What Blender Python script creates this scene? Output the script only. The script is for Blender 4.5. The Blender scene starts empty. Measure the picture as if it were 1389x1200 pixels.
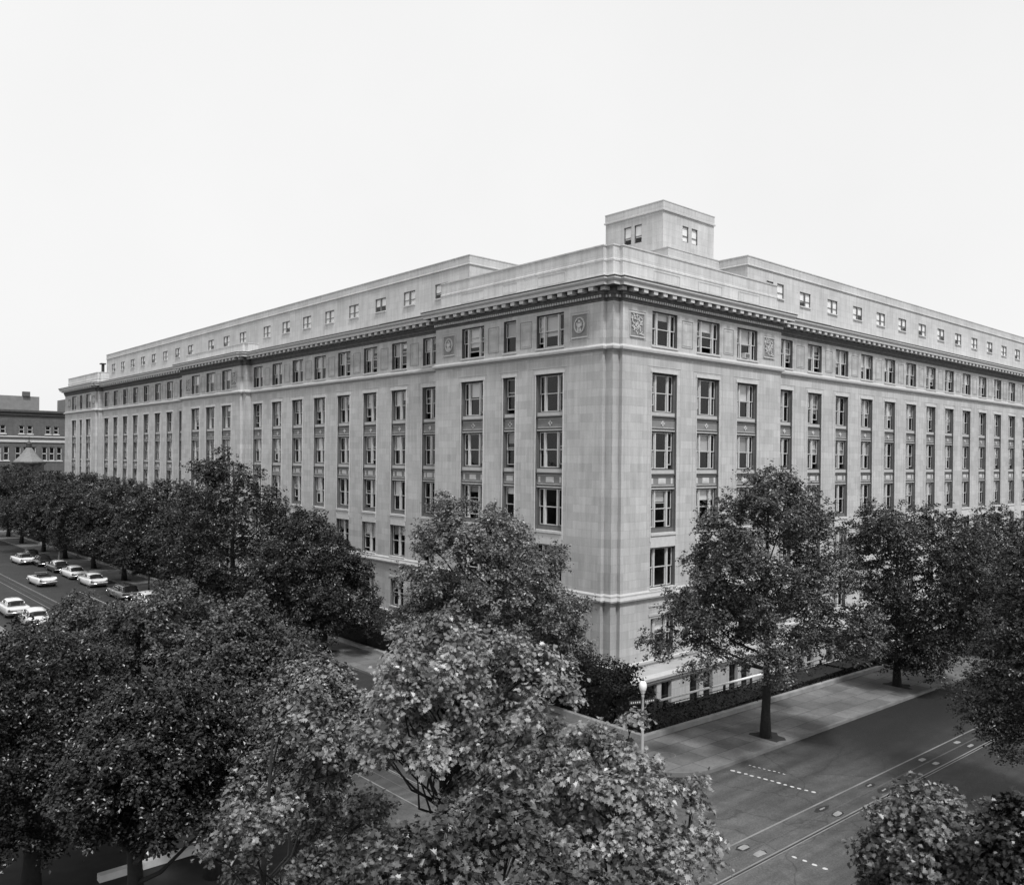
import bpy, bmesh, math, random
import numpy as np
from mathutils import Vector, Matrix
PI = math.pi
random.seed(7)
sc = bpy.context.scene
col = sc.collection

# ------------------------------------------------------------------ camera
f = 1152.03; pcx = 724.475; pcy = 622.618; W = 1389.0; H = 1200.0
yaw = math.radians(47.5688); pitch = math.radians(.0136); roll = math.radians(.578)
CAM = Vector((-42.9202, -39.0844, 14.752))
fwd = Vector((math.cos(yaw) * math.cos(pitch), math.sin(yaw) * math.cos(pitch), math.sin(pitch)))
rt = Vector((math.sin(yaw), -math.cos(yaw), 0)); up = rt.cross(fwd)
Rr = rt * math.cos(roll) + up * math.sin(roll); Uu = -rt * math.sin(roll) + up * math.cos(roll)
cam = bpy.data.cameras.new("camera"); camo = bpy.data.objects.new("camera", cam); col.objects.link(camo)
cam.sensor_fit = 'HORIZONTAL'; cam.sensor_width = 36; cam.lens = 36 * f / W
cam.shift_x = -(pcx - W / 2) / W; cam.shift_y = (pcy - H / 2) / W
cam.clip_start = .5; cam.clip_end = 4000
M = Matrix((Rr, Uu, -fwd)).transposed().to_4x4(); M.translation = CAM
camo.matrix_world = M
sc.camera = camo

# ------------------------------------------------------------------ materials
def newmat(name):
    m = bpy.data.materials.new(name); m.use_nodes = True
    nt = m.node_tree; b = nt.nodes['Principled BSDF']
    return m, nt, b
def N(nt, typ, **kw):
    n = nt.nodes.new(typ)
    for k, v in kw.items(): setattr(n, k, v)
    return n
def L(nt, a, b): nt.links.new(a, b)
def math_(nt, op, a, b=None, c=None):
    n = N(nt, 'ShaderNodeMath', operation=op)
    for i, v in enumerate((a, b, c)):
        if v is None: continue
        if isinstance(v, (int, float)): n.inputs[i].default_value = v
        else: L(nt, v, n.inputs[i])
    return n.outputs[0]
def maprange(nt, v, a, b, c, d):
    n = N(nt, 'ShaderNodeMapRange'); L(nt, v, n.inputs[0])
    for i, x in enumerate((a, b, c, d)): n.inputs[i + 1].default_value = x
    return n.outputs[0]
def noise(nt, vec, scale, detail=4, rough=.55):
    n = N(nt, 'ShaderNodeTexNoise'); n.inputs['Scale'].default_value = scale
    n.inputs['Detail'].default_value = detail; n.inputs['Roughness'].default_value = rough
    if vec is not None: L(nt, vec, n.inputs['Vector'])
    return n.outputs['Fac']
def wpos(nt): return N(nt, 'ShaderNodeNewGeometry').outputs['Position']
def ocoord(nt): return N(nt, 'ShaderNodeTexCoord').outputs['Object']
def combine(nt, x, y, z):
    n = N(nt, 'ShaderNodeCombineXYZ')
    for i, v in enumerate((x, y, z)):
        if isinstance(v, (int, float)): n.inputs[i].default_value = v
        else: L(nt, v, n.inputs[i])
    return n.outputs[0]
def sep(nt, v):
    n = N(nt, 'ShaderNodeSeparateXYZ'); L(nt, v, n.inputs[0]); return n.outputs
def setcol(nt, b, v):
    c = combine(nt, v, v, v); L(nt, c, b.inputs['Base Color'])
def bump(nt, b, h, s, d=.02):
    n = N(nt, 'ShaderNodeBump'); n.inputs['Strength'].default_value = s; n.inputs['Distance'].default_value = d
    L(nt, h, n.inputs['Height']); L(nt, n.outputs[0], b.inputs['Normal'])

def stone(name, base, bw=1.25, rh=.58, contrast=1.0, rough=.85):
    m, nt, b = newmat(name); b.inputs['Roughness'].default_value = rough
    p = ocoord(nt); s = sep(nt, p)
    u = math_(nt, 'ADD', s[0], s[1])
    v = combine(nt, u, s[2], 0)
    br = N(nt, 'ShaderNodeTexBrick'); L(nt, v, br.inputs['Vector'])
    br.offset = .5; br.inputs['Scale'].default_value = 1
    br.inputs['Brick Width'].default_value = bw; br.inputs['Row Height'].default_value = rh
    br.inputs['Mortar Size'].default_value = .012; br.inputs['Mortar Smooth'].default_value = .3; br.inputs['Bias'].default_value = 0
    a = .075 * contrast
    for i, k in enumerate((1 - a, 1 + a)):
        br.inputs['Color%d' % (i + 1)].default_value = (k, k, k, 1)
    br.inputs['Mortar'].default_value = (.80, .80, .80, 1)
    bc = sep(nt, br.outputs['Color'])[0]
    n1 = maprange(nt, noise(nt, p, .35, 5), .3, .7, .89, 1.09)
    n2 = maprange(nt, noise(nt, combine(nt, math_(nt, 'MULTIPLY', u, 3.0), math_(nt, 'MULTIPLY', s[2], .22), 0), 1.0, 5, .65), .35, .7, 1.08, .84)
    n3 = maprange(nt, noise(nt, p, 9, 3), .3, .7, .95, 1.05)
    band = math_(nt, 'MULTIPLY', maprange(nt, s[2], 23.3, 23.7, 0, 1), maprange(nt, s[2], 24.5, 24.8, 1, 0))
    bl_ = maprange(nt, noise(nt, combine(nt, math_(nt, 'MULTIPLY', u, .8), math_(nt, 'MULTIPLY', s[2], 1.5), 0), 1, 3), .42, .6, 0, .16)
    n3 = math_(nt, 'MULTIPLY', n3, math_(nt, 'SUBTRACT', 1.0, math_(nt, 'MULTIPLY', band, bl_)))
    r = math_(nt, 'MULTIPLY', math_(nt, 'MULTIPLY', bc, n1), math_(nt, 'MULTIPLY', n2, n3))
    setcol(nt, b, math_(nt, 'MULTIPLY', r, base))
    bump(nt, b, math_(nt, 'ADD', math_(nt, 'MULTIPLY', br.outputs['Fac'], -1.0), math_(nt, 'MULTIPLY', n3, .4)), .35, .015)
    return m
def plain(name, base, rough=.7, scale=2.0, amt=.15, metal=0, bmp=0.0, spec=.5):
    m, nt, b = newmat(name); b.inputs['Roughness'].default_value = rough; b.inputs['Metallic'].default_value = metal
    b.inputs['Specular IOR Level'].default_value = spec
    p = ocoord(nt); n = noise(nt, p, scale, 5)
    setcol(nt, b, maprange(nt, n, .25, .75, base * (1 - amt), base * (1 + amt)))
    if bmp: bump(nt, b, n, bmp, .02)
    return m
STONE = stone("limestone", .48, contrast=1.35)
STONE2 = stone("pale_limestone", .55, contrast=.7)
RECESS2 = stone("notch_limestone", .42, contrast=1.3)  # slightly darker stone for the notch and pier faces
RECESS = stone("weathered_shade_limestone", .13, contrast=1)  # reveals and bay backs: recess shade painted into the stone colour, beside dirt
TRIM = plain("trim_stone", .46, .85, 3, .10)
TRIM2 = plain("pale_trim_stone", .56, .85, 3, .10)
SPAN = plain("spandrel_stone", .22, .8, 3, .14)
ASASH = plain('attic_sash_paint', .16, .6, 5, .1)
SOFFIT_SHADE = plain('shaded_soffit_stone', .11, .9, 3, .3)  # shade under the cornice painted into the colour of its bed and soffit
SASH = plain("window_paint", .55, .5, 5, .08)
FRAME = plain("window_frame_paint", .06, .55, 5, .1)
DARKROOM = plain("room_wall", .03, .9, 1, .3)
ROOFM = plain("roof_gravel", .30, .95, .6, .2)
IRON = plain("dark_iron", .03, .55, 5, .3)
RAILM = plain("painted_rail", .8, .5, 4, .15)
def blindmat():
    m, nt, b = newmat("window_blind"); b.inputs['Roughness'].default_value = .6
    oi = N(nt, 'ShaderNodeObjectInfo').outputs['Random']
    s = sep(nt, ocoord(nt))
    g = N(nt, 'ShaderNodeTexWave'); g.wave_type = 'BANDS'; g.bands_direction = 'Z'; g.inputs['Scale'].default_value = 3.0
    g.inputs['Distortion'].default_value = .3
    L(nt, ocoord(nt), g.inputs['Vector'])
    isl = N(nt, 'ShaderNodeNewGeometry').outputs['Random Per Island']
    v = maprange(nt, math_(nt, 'FRACT', math_(nt, 'ADD', oi, isl)), 0, 1, .22, .90)
    setcol(nt, b, math_(nt, 'MULTIPLY', v, maprange(nt, g.outputs['Fac'], 0, 1, .9, 1.05)))
    return m
BLIND = blindmat()
SHADE = plain('roller_shade', .93, .6, 3, .05)
def glassmat():
    m = bpy.data.materials.new("window_glass"); m.use_nodes = True; nt = m.node_tree; nt.nodes.clear()
    o = N(nt, 'ShaderNodeOutputMaterial'); mx = N(nt, 'ShaderNodeMixShader')
    t = N(nt, 'ShaderNodeBsdfTransparent'); t.inputs[0].default_value = (.96, .96, .96, 1)
    g = N(nt, 'ShaderNodeBsdfGlossy'); g.inputs['Roughness'].default_value = .03
    fr = N(nt, 'ShaderNodeFresnel'); L(nt, maprange(nt, N(nt, 'ShaderNodeNewGeometry').outputs['Backfacing'], 0, 1, 1.5, 1 / 1.5), fr.inputs['IOR'])
    nb = N(nt, 'ShaderNodeBump'); nb.inputs['Strength'].default_value = .12; nb.inputs['Distance'].default_value = .02
    L(nt, noise(nt, wpos(nt), 1.3, 2), nb.inputs['Height']); L(nt, nb.outputs[0], g.inputs['Normal'])
    k = math_(nt, 'MULTIPLY', fr.outputs[0], 1.0)
    L(nt, k, mx.inputs[0]); L(nt, t.outputs[0], mx.inputs[1]); L(nt, g.outputs[0], mx.inputs[2]); L(nt, mx.outputs[0], o.inputs[0])
    return m
GLASS = glassmat()

def asphalt():
    m, nt, b = newmat("asphalt"); b.inputs['Roughness'].default_value = .75
    p = wpos(nt); s = sep(nt, p)
    big = noise(nt, p, .11, 4, .6)
    fine = noise(nt, p, 14, 3, .7)
    streak = noise(nt, combine(nt, math_(nt, 'MULTIPLY', s[0], .12), math_(nt, 'MULTIPLY', s[1], 1.6), 0), 1, 4)
    # the junction and the part near the corner are worn paler by turning traffic
    d = N(nt, 'ShaderNodeVectorMath', operation='DISTANCE'); L(nt, p, d.inputs[0]); d.inputs[1].default_value = (-17, -17, 0)
    worn = maprange(nt, math_(nt, 'ADD', d.outputs['Value'], maprange(nt, big, .3, .7, -5, 5)), 3, 19, 2.5, .62)
    v = math_(nt, 'MULTIPLY', maprange(nt, noise(nt, p, .9, 5, .7), .3, .7, .72, 1.28), maprange(nt, fine, .25, .75, .62, 1.38))
    v = math_(nt, 'MULTIPLY', v, maprange(nt, streak, .3, .7, .7, 1.3))
    # cracks and tar repairs
    vo = N(nt, 'ShaderNodeTexVoronoi', feature='DISTANCE_TO_EDGE'); vo.inputs['Scale'].default_value = .22
    wv = N(nt, 'ShaderNodeTexNoise'); wv.inputs['Scale'].default_value = .8; L(nt, p, wv.inputs['Vector'])
    mixv = N(nt, 'ShaderNodeVectorMath', operation='ADD'); L(nt, p, mixv.inputs[0]); L(nt, wv.outputs['Color'], mixv.inputs[1])
    L(nt, mixv.outputs[0], vo.inputs['Vector'])
    cr = maprange(nt, vo.outputs['Distance'], 0, .012, .62, 1)
    lane = math_(nt, 'ADD', s[1], maprange(nt, big, .3, .7, -1.2, 1.2)); far_ = maprange(nt, s[0], -6, 3, 0, 1)
    lane_dark = math_(nt, 'MULTIPLY', maprange(nt, lane, -20.3, -18, 0, 1), far_)  # lane beside the right street's kerb made darker
    v = math_(nt, 'MULTIPLY', v, maprange(nt, lane_dark, 0, 1, 1.1, .32))
    v = math_(nt, 'MULTIPLY', math_(nt, 'MULTIPLY', v, worn), cr)
    setcol(nt, b, math_(nt, 'MULTIPLY', v, .032))
    bump(nt, b, fine, .8, .03)
    return m
ASPH = asphalt()
def flagstone():
    m, nt, b = newmat("flagstone"); b.inputs['Roughness'].default_value = .8
    p = wpos(nt)
    br = N(nt, 'ShaderNodeTexBrick'); L(nt, p, br.inputs['Vector']); br.offset = .37; br.inputs['Scale'].default_value = 1
    br.inputs['Brick Width'].default_value = 1.9; br.inputs['Row Height'].default_value = 1.17
    br.inputs['Mortar Size'].default_value = .02; br.inputs['Color1'].default_value = (.74, .74, .74, 1); br.inputs['Color2'].default_value = (1.2, 1.2, 1.2, 1)
    br.inputs['Mortar'].default_value = (.35, .35, .35, 1)
    bc = sep(nt, br.outputs['Color'])[0]
    v = math_(nt, 'MULTIPLY', bc, maprange(nt, noise(nt, p, .35, 5), .3, .7, .62, 1.3))
    v = math_(nt, 'MULTIPLY', v, maprange(nt, noise(nt, p, 7, 4), .3, .7, .85, 1.15))
    setcol(nt, b, math_(nt, 'MULTIPLY', v, .15))
    return m
FLAG = flagstone()
KERB = plain("kerb_granite", .15, .8, 1.2, .3)
BORD = plain("border_stone", .27, .8, .9, .35)
SOIL = plain("soil", .018, .95, 1.5, .5)
LAWNM = plain("planted_ground", .02, .9, 2.5, .5)
PAINT = plain("road_paint", .5, .6, 6, .3)
STEEL = plain("rail_steel", .24, .45, 1.2, .3, metal=.2)
SLOTM = plain("slot_iron", .16, .5, 2, .3, metal=.3)
HATCH = plain("hatch_concrete", .24, .7, 4, .35)
TAR = plain("tar_patch", .018, .7, 3, .4)
BARK = plain("bark", .017, .9, 6, .45, bmp=.6)
def leafmat(name, lo, hi, rough=.42, spec=.5, trans=.25, jit=.38):
    m = bpy.data.materials.new(name); m.use_nodes = True; nt = m.node_tree; b = nt.nodes['Principled BSDF']
    b.inputs['Roughness'].default_value = rough; b.inputs['Specular IOR Level'].default_value = spec
    isl = N(nt, 'ShaderNodeNewGeometry').outputs['Random Per Island']
    n = noise(nt, ocoord(nt), .55, 3); n2 = maprange(nt, noise(nt, ocoord(nt), 2.6, 2), .3, .7, 0, 1)
    k = math_(nt, 'ADD', math_(nt, 'ADD', math_(nt, 'MULTIPLY', isl, jit), math_(nt, 'MULTIPLY', n2, .25)), math_(nt, 'MULTIPLY', n, .5))
    v = maprange(nt, math_(nt, 'POWER', maprange(nt, k, .12, .95, 0, 1), 2.3), 0, 1, lo, hi)
    c = combine(nt, v, v, v); L(nt, c, b.inputs['Base Color'])
    t = N(nt, 'ShaderNodeBsdfTranslucent'); L(nt, c, t.inputs[0])
    mx = N(nt, 'ShaderNodeMixShader'); mx.inputs[0].default_value = trans
    L(nt, b.outputs[0], mx.inputs[1]); L(nt, t.outputs[0], mx.inputs[2])
    L(nt, mx.outputs[0], nt.nodes['Material Output'].inputs[0])
    return m
LEAF_PALE = leafmat("leaf_pale", .04, .80, .36, .6, .14, .26)
LEAF_MID = leafmat("leaf_mid", .004, .18, .36, .55, .08)
LEAF_SOFT = leafmat("leaf_soft", .01, .40, .36, .55, .10)
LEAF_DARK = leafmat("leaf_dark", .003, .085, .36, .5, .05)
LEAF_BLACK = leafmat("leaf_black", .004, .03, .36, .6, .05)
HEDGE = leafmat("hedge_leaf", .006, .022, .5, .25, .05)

# ------------------------------------------------------------------ object helpers
def setp(o, label=None, cat=None, group=None, kind=None):
    if label: o['label'] = label
    if cat: o['category'] = cat
    if group: o['group'] = group
    if kind: o['kind'] = kind
    return o
def empty(name, loc, label, cat, group=None, rz=0):
    o = bpy.data.objects.new(name, None); col.objects.link(o); o.location = loc; o.rotation_euler = (0, 0, rz)
    o.empty_display_size = .5
    return setp(o, label, cat, group)
class MB:
    def __init__(s): s.v = []; s.f = []; s.m = []; s.mats = []; s.cur = 0
    def mat(s, m):
        if m not in s.mats: s.mats.append(m)
        s.cur = s.mats.index(m); return s
    def face(s, pts):
        i = len(s.v); s.v += [tuple(p) for p in pts]; s.f.append(tuple(range(i, i + len(pts)))); s.m.append(s.cur)
    def box(s, a, b, M=None):
        x0, y0, z0 = a; x1, y1, z1 = b
        P = [(x0, y0, z0), (x1, y0, z0), (x1, y1, z0), (x0, y1, z0), (x0, y0, z1), (x1, y0, z1), (x1, y1, z1), (x0, y1, z1)]
        if M is not None: P = [tuple(M @ Vector(p)) for p in P]
        i = len(s.v); s.v += P
        for q in ((0, 3, 2, 1), (4, 5, 6, 7), (0, 1, 5, 4), (1, 2, 6, 5), (2, 3, 7, 6), (3, 0, 4, 7)):
            s.f.append(tuple(i + k for k in q)); s.m.append(s.cur)
    def tube(s, pts, rad, n=8, cap=True):
        rings = []
        for k, p in enumerate(pts):
            p = Vector(p); a = Vector(pts[max(0, k - 1)]); b = Vector(pts[min(len(pts) - 1, k + 1)])
            t = (b - a).normalized() if (b - a).length > 1e-9 else Vector((0, 0, 1))
            x = t.cross(Vector((0, 0, 1)) if abs(t.z) < .9 else Vector((1, 0, 0))).normalized(); y = t.cross(x)
            r = rad[k] if isinstance(rad, (list, tuple)) else rad
            i = len(s.v)
            for j in range(n):
                w = 2 * PI * j / n; s.v.append(tuple(p + x * r * math.cos(w) + y * r * math.sin(w)))
            rings.append(i)
        for a, b in zip(rings, rings[1:]):
            for j in range(n):
                s.f.append((a + j, a + (j + 1) % n, b + (j + 1) % n, b + j)); s.m.append(s.cur)
        if cap:
            s.f.append(tuple(rings[0] + j for j in range(n))[::-1]); s.m.append(s.cur)
            s.f.append(tuple(rings[-1] + j for j in range(n))); s.m.append(s.cur)
    def lathe(s, prof, n=16, c=(0, 0, 0), z_axis=True):
        rings = []
        for r, z in prof:
            i = len(s.v)
            for j in range(n):
                w = 2 * PI * j / n; s.v.append((c[0] + r * math.cos(w), c[1] + r * math.sin(w), c[2] + z))
            rings.append(i)
        for a, b in zip(rings, rings[1:]):
            for j in range(n):
                s.f.append((a + j, a + (j + 1) % n, b + (j + 1) % n, b + j)); s.m.append(s.cur)
    def mesh(s, name):
        me = bpy.data.meshes.new(name); me.from_pydata(s.v, [], s.f)
        for m in s.mats: me.materials.append(m)
        if len(s.mats) > 1: me.polygons.foreach_set('material_index', s.m)
        me.update(); return me
    def build(s, name, parent=None, smooth=False, loc=None):
        me = s.mesh(name)
        if smooth: me.shade_smooth()
        o = bpy.data.objects.new(name, me); col.objects.link(o)
        if parent: o.parent = parent
        if loc: o.location = loc
        return o
def link_copy(o, parent=None):
    c = o.copy(); col.objects.link(c)
    if parent: c.parent = parent
    return c

def gz(x): return -.02 * max(-100.0, min(160.0, x))
RD = -.14   # road surface below the pavement

# ------------------------------------------------------------------ ground, roads, pavements
def sheet(name, rects, dz, m, kind='structure', nx=6):
    b = MB().mat(m)
    for x0, x1, y0, y1 in rects:
        xs = sorted(set([x0, x1] + [x for x in (-100, 160) if x0 < x < x1]))
        for a, c in zip(xs, xs[1:]):
            b.face([(a, y0, gz(a) + dz), (c, y0, gz(c) + dz), (c, y1, gz(c) + dz), (a, y1, gz(a) + dz)])
    o = b.build(name); setp(o, kind=kind); return o
KX = -12.35   # kerb line, left street east side
KY = -15.25   # kerb line, right street north side
sheet("ground", [(-1500, -2, -1500, 1500), (-2, 100, -1500, -7.2), (-2, 100, 1.5, 1500), (100, 1500, -1500, 1500)], -.20, SOIL)
sheet("road", [(-27.8, KX, KY, 400), (-27.8, 400, -27.6, KY), (-27.8, KX, -400, -27.6)], RD, ASPH)
def slab(name, rects, top, m, bot=-.19):
    b = MB().mat(m)
    for x0, x1, y0, y1 in rects:
        P = [(x0, y0), (x1, y0), (x1, y1), (x0, y1)]
        b.face([(x, y, gz(x) + top) for x, y in P])
        for (xa, ya), (xb, yb) in zip(P, P[1:] + P[:1]):
            b.face([(xa, ya, gz(xa) + bot), (xb, yb, gz(xb) + bot), (xb, yb, gz(xb) + top), (xa, ya, gz(xa) + top)])
    o = b.build(name); setp(o, kind='structure'); return o
KW = .18
# corner kept square behind a radiused kerb
RC = 3.2
def corner_poly(off, R):
    # pavement corner, rounded
    cx, cy = KX + RC, KY + RC
    return [(cx - R * math.cos(t), cy - R * math.sin(t)) for t in [PI / 2 * k / 10 for k in range(11)]]
b = MB().mat(FLAG)
inner = corner_poly(0, RC - KW)   # from (KX+KW, cy) to (cx, KY+KW)
poly = [(KX + KW, 145)] + inner + [(160, KY + KW), (160, -10.45), (-8.8, -10.45), (-8.8, 145)]
b.face([(x, y, gz(x)) for x, y in inner + [(KX + RC, KY + RC)]])
b.face([(x, y, gz(x)) for x, y in [(KX + KW, 145), (KX + KW, KY + RC), (KX + RC, KY + RC), (-8.8, KY + RC), (-8.8, 145)]])
b.face([(x, y, gz(x)) for x, y in [(KX + RC, KY + KW), (160, KY + KW), (160, -10.45), (-8.8, -10.45), (-8.8, KY + RC), (KX + RC, KY + RC)]])
setp(b.build("sidewalk"), kind='structure')
slab("sidewalk", [(-32.5, -28.0, -8.0, 160), (-10, 160, -32, -27.8), (-32.5, -28.0, -160, -31)], 0, FLAG)
slab("sidewalk", [(-14, 160, 146, 149.5)], 0, FLAG)
def kerb_strip(name, path, w, top, bot, m):
    # path: list of plan points, strip on left side of travel with width w
    b = MB().mat(m); n = len(path); P = [Vector((x, y)) for x, y in path]; out = []
    for i, p in enumerate(P):
        a = P[max(i - 1, 0)]; c = P[min(i + 1, n - 1)]; t = (c - a).normalized(); nn = Vector((-t.y, t.x)); out.append(p + nn * w)
    for i in range(n - 1):
        p, q, r, s_ = P[i], P[i + 1], out[i + 1], out[i]
        T = lambda v: (v.x, v.y, gz(v.x) + top); B = lambda v: (v.x, v.y, gz(v.x) + bot)
        b.face([T(p), T(q), T(r), T(s_)]); b.face([B(p), B(q), T(q), T(p)]); b.face([B(s_), T(s_), T(r), B(r)])
    for p, q in ((P[0], out[0]), (P[-1], out[-1])):
        b.face([(p.x, p.y, gz(p.x) + bot), (q.x, q.y, gz(q.x) + bot), (q.x, q.y, gz(q.x) + top), (p.x, p.y, gz(p.x) + top)])
    return b.build(name)
o = kerb_strip("kerb", [(KX, 145)] + corner_poly(0, RC) + [(160, KY)], KW, .012, -.2, KERB); setp(o, kind='structure')
o = kerb_strip("kerb", [(-28.0, -8.0), (-28.0, 160)][::-1], -.2, .012, -.2, KERB); setp(o, kind='structure')
o = kerb_strip("kerb", [(-10, -27.8), (160, -27.8)], .2, .012, -.2, KERB); setp(o, kind='structure')
# low stone border round the planted ground
o = kerb_strip("garden_border", [(-8.8, 138), (-8.8, -10.45), ], .30, .24, -.15, BORD)
setp(o, "low stone border of the planting strip along the left street, dark hedge behind it", "garden border", "stone borders of the planting")
o = kerb_strip("garden_border", [(-8.5, -10.45), (100, -10.45)], .30, .24, -.15, BORD)
setp(o, "low pale stone border between the right sidewalk and the low hedge", "garden border", "stone borders of the planting")
b = MB().mat(LAWNM)
for x0, x1, y0, y1 in ((-8.5, -2, -10.15, 138), (-2, 100, -10.15, -7.15)):
    b.face([(x0, y0, gz(x0) + .1), (x1, y0, gz(x1) + .1), (x1, y1, gz(x1) + .1), (x0, y1, gz(x0) + .1)])
b.face([(-2, 0, gz(-2) + .1), (1.2, 0, gz(1.2) + .1), (1.2, 138, gz(1.2) + .1), (-2, 138, gz(-2) + .1)])
setp(b.build("planted_ground"), kind='structure')
# low stone bar in the park on the near side of the left street
o = MB().mat(plain("pale_stone_cap", .6, .7, 3, .12)); o.box((-34.4, -8.5, gz(-34) - .2), (-30.9, -8.22, gz(-31) + .10))
o = o.build("stone_bench"); setp(o, "pale stone bar lying low under the trees in the lower left corner", "stone bar")

# streetcar tracks
def ribbon(b, path, w, dz, m):
    b.mat(m); P = [Vector(p) for p in path]
    for i in range(len(P) - 1):
        t = (P[i + 1] - P[i]).normalized(); nn = Vector((-t.y, t.x)) * w / 2
        b.face([(q.x, q.y, gz(q.x) + RD + dz) for q in (P[i] - nn, P[i + 1] - nn, P[i + 1] + nn, P[i] + nn)])
TY = -21.15
def track_x(y0, name="streetcar_track"):
    b = MB()
    for yy, w, m in ((y0 + .72, .09, STEEL), (y0 - .70, .07, STEEL), (y0 - .85, .05, STEEL), (y0 + .015, .025, SLOTM), (y0 - .03, .025, SLOTM)):
        ribbon(b, [(-27.7, yy), (0, yy), (60, yy), (150, yy)], w, .008, m)
    ribbon(b, [(-27.7, y0 - .78), (150, y0 - .78)], .05, .0045, TAR)
    ribbon(b, [(-27.7, y0 + .0), (150, y0)], .02, .0045, TAR)
    return b.build(name)
setp(track_x(TY), kind='structure')
b = MB()
x0 = -21.9
for xx, w, m in ((x0 + .72, .07, STEEL), (x0 - .72, .07, STEEL), (x0 + .6, .03, STEEL), (x0, .03, SLOTM)):
    ribbon(b, [(xx, -27), (xx, 160)], w, .008 + .003, m)
setp(b.build("streetcar_track"), kind='structure')
# hatch covers of the conduit: pairs of pale patches in dark frames
def blob(b, cx, cy, rx, ry, dz, m, n=14, seed=0):
    r = random.Random(seed); b.mat(m)
    b.face([(cx + rx * math.cos(2 * PI * k / n) * r.uniform(.8, 1.1), cy + ry * math.sin(2 * PI * k / n) * r.uniform(.8, 1.1), gz(cx) + RD + dz) for k in range(n)])
for i, hx in enumerate((-15.3, -9.45, -5.2, .4, 4.8, 16)):
    b = MB()
    for k, yy in enumerate((TY + .33, TY - .36)):
        blob(b, hx + random.uniform(-.12, .12), yy, random.uniform(.34, .62), random.uniform(.17, .27), .013, TAR, 7, seed=i * 2 + k)
        dim = (i == 2) or (i == 1 and k == 0)
        hw_, hh_ = (random.uniform(.24, .34), random.uniform(.11, .17)) if not dim else (.2, .05)
        sk = random.uniform(-.06, .06); b.mat(HATCH).face([(hx + x_ * hw_ + sk * y_, yy + y_ * hh_ + random.uniform(-.02, .02), gz(hx) + RD + .017) for x_, y_ in ((-1, -.8), (-.3, -1), (.7, -1), (1, -.2), (.9, .9), (-.1, 1), (-.9, .8))])
    setp(b.build("hatch_cover"), "%s pair of pale hatch covers between the streetcar rails" % ("first nearest the junction", "second, mostly tarred over,", "third, nearly black,", "fourth and bright", "fifth", "sixth, farthest up the street")[i] if False else
         ["pale hatch cover pair between the streetcar rails, lowest in the picture", "half tarred hatch cover pair between the rails below the dashed line", "nearly black hatch cover pair between the rails, beside the front tree crown", "bright hatch cover pair between the rails, second from the top branch", "bright hatch cover pair between the rails just under the overhanging branch", "far hatch cover pair between the rails under the overhanging crown"][i], "hatch cover", "hatch covers between the rails")
# dashed stop lines
def studs(name, p, q, n, w, l, seed):
    r = random.Random(seed); b = MB()
    for k in range(n):
        t = k / (n - 1); x = p[0] + (q[0] - p[0]) * t + r.uniform(-.03, .03); y = p[1] + (q[1] - p[1]) * t
        blob(b, x, y, w * r.uniform(.7, 1.1), l * r.uniform(.75, 1.1), .005, PAINT, 9, seed * 40 + k)
    setp(b.build(name), kind='structure')
studs("road_marking", (-8.5, -15.7), (-8.0, -19.6), 13, .10, .13, 1)
studs("road_marking", (-7.25, -15.8), (-6.95, -17.5), 8, .05, .09, 2)
studs("road_marking", (-14.5, -22.5), (-14.45, -23.7), 4, .08, .13, 3)
# lane and crossing lines on the left street
b = MB().mat(PAINT)
ribbon(b, [(-17.6, 44), (-17.6, 60)], .07, .006, PAINT); ribbon(b, [(-15.7, 40), (-15.7, 50)], .07, .006, PAINT)
setp(b.build("road_marking"), kind='structure')
# tree pits, manholes on pavements
def disc(b, x, y, r0, r1, dz, m, n=28, jit=0, seed=0):
    rr = random.Random(seed); b.mat(m); k = [rr.uniform(1 - jit, 1 + jit) for _ in range(n)]
    for j in range(n):
        a0 = 2 * PI * j / n; a1 = 2 * PI * (j + 1) / n; k0 = k[j]; k1 = k[(j + 1) % n]
        if r0 > 0: b.face([(x + r0 * math.cos(a0), y + r0 * math.sin(a0), gz(x) + dz), (x + r1 * k0 * math.cos(a0), y + r1 * k0 * math.sin(a0), gz(x) + dz), (x + r1 * k1 * math.cos(a1), y + r1 * k1 * math.sin(a1), gz(x) + dz), (x + r0 * math.cos(a1), y + r0 * math.sin(a1), gz(x) + dz)])
        else: b.face([(x, y, gz(x) + dz), (x + r1 * k0 * math.cos(a0), y + r1 * k0 * math.sin(a0), gz(x) + dz), (x + r1 * k1 * math.cos(a1), y + r1 * k1 * math.sin(a1), gz(x) + dz)])
b = MB()
for i, (x, y) in enumerate(((-3.12, -14.05), (13.95, -13.4), (31, -13.2), (-11.2, -.6), (-11.6, 18.3), (-11.5, 35), (-11.5, 52), (-11.3, 66), (-10.9, 79.6), (-11, 93), (-11.3, 104), (-11, 120))):
    disc(b, x, y, 0, .95, .006, SOIL, 16, .28, i)
setp(b.build("tree_pit_soil"), kind='structure')
for i, (x, y, r) in enumerate(((-2.15, -12.5, .75), (-9.6, -12.6, .45))):
    b = MB(); disc(b, x, y, r * .86, r, .006, KERB); disc(b, x, y, 0, r * .8, .005, plain("cover_iron", .09, .6, 8, .3))
    setp(b.build("manhole_cover"), ("large round cover in the sidewalk beside the tree left of the dashed line" if i == 0 else "small round cover in the sidewalk beside the globe lamp post"), "manhole cover", "covers in the sidewalk")

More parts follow.
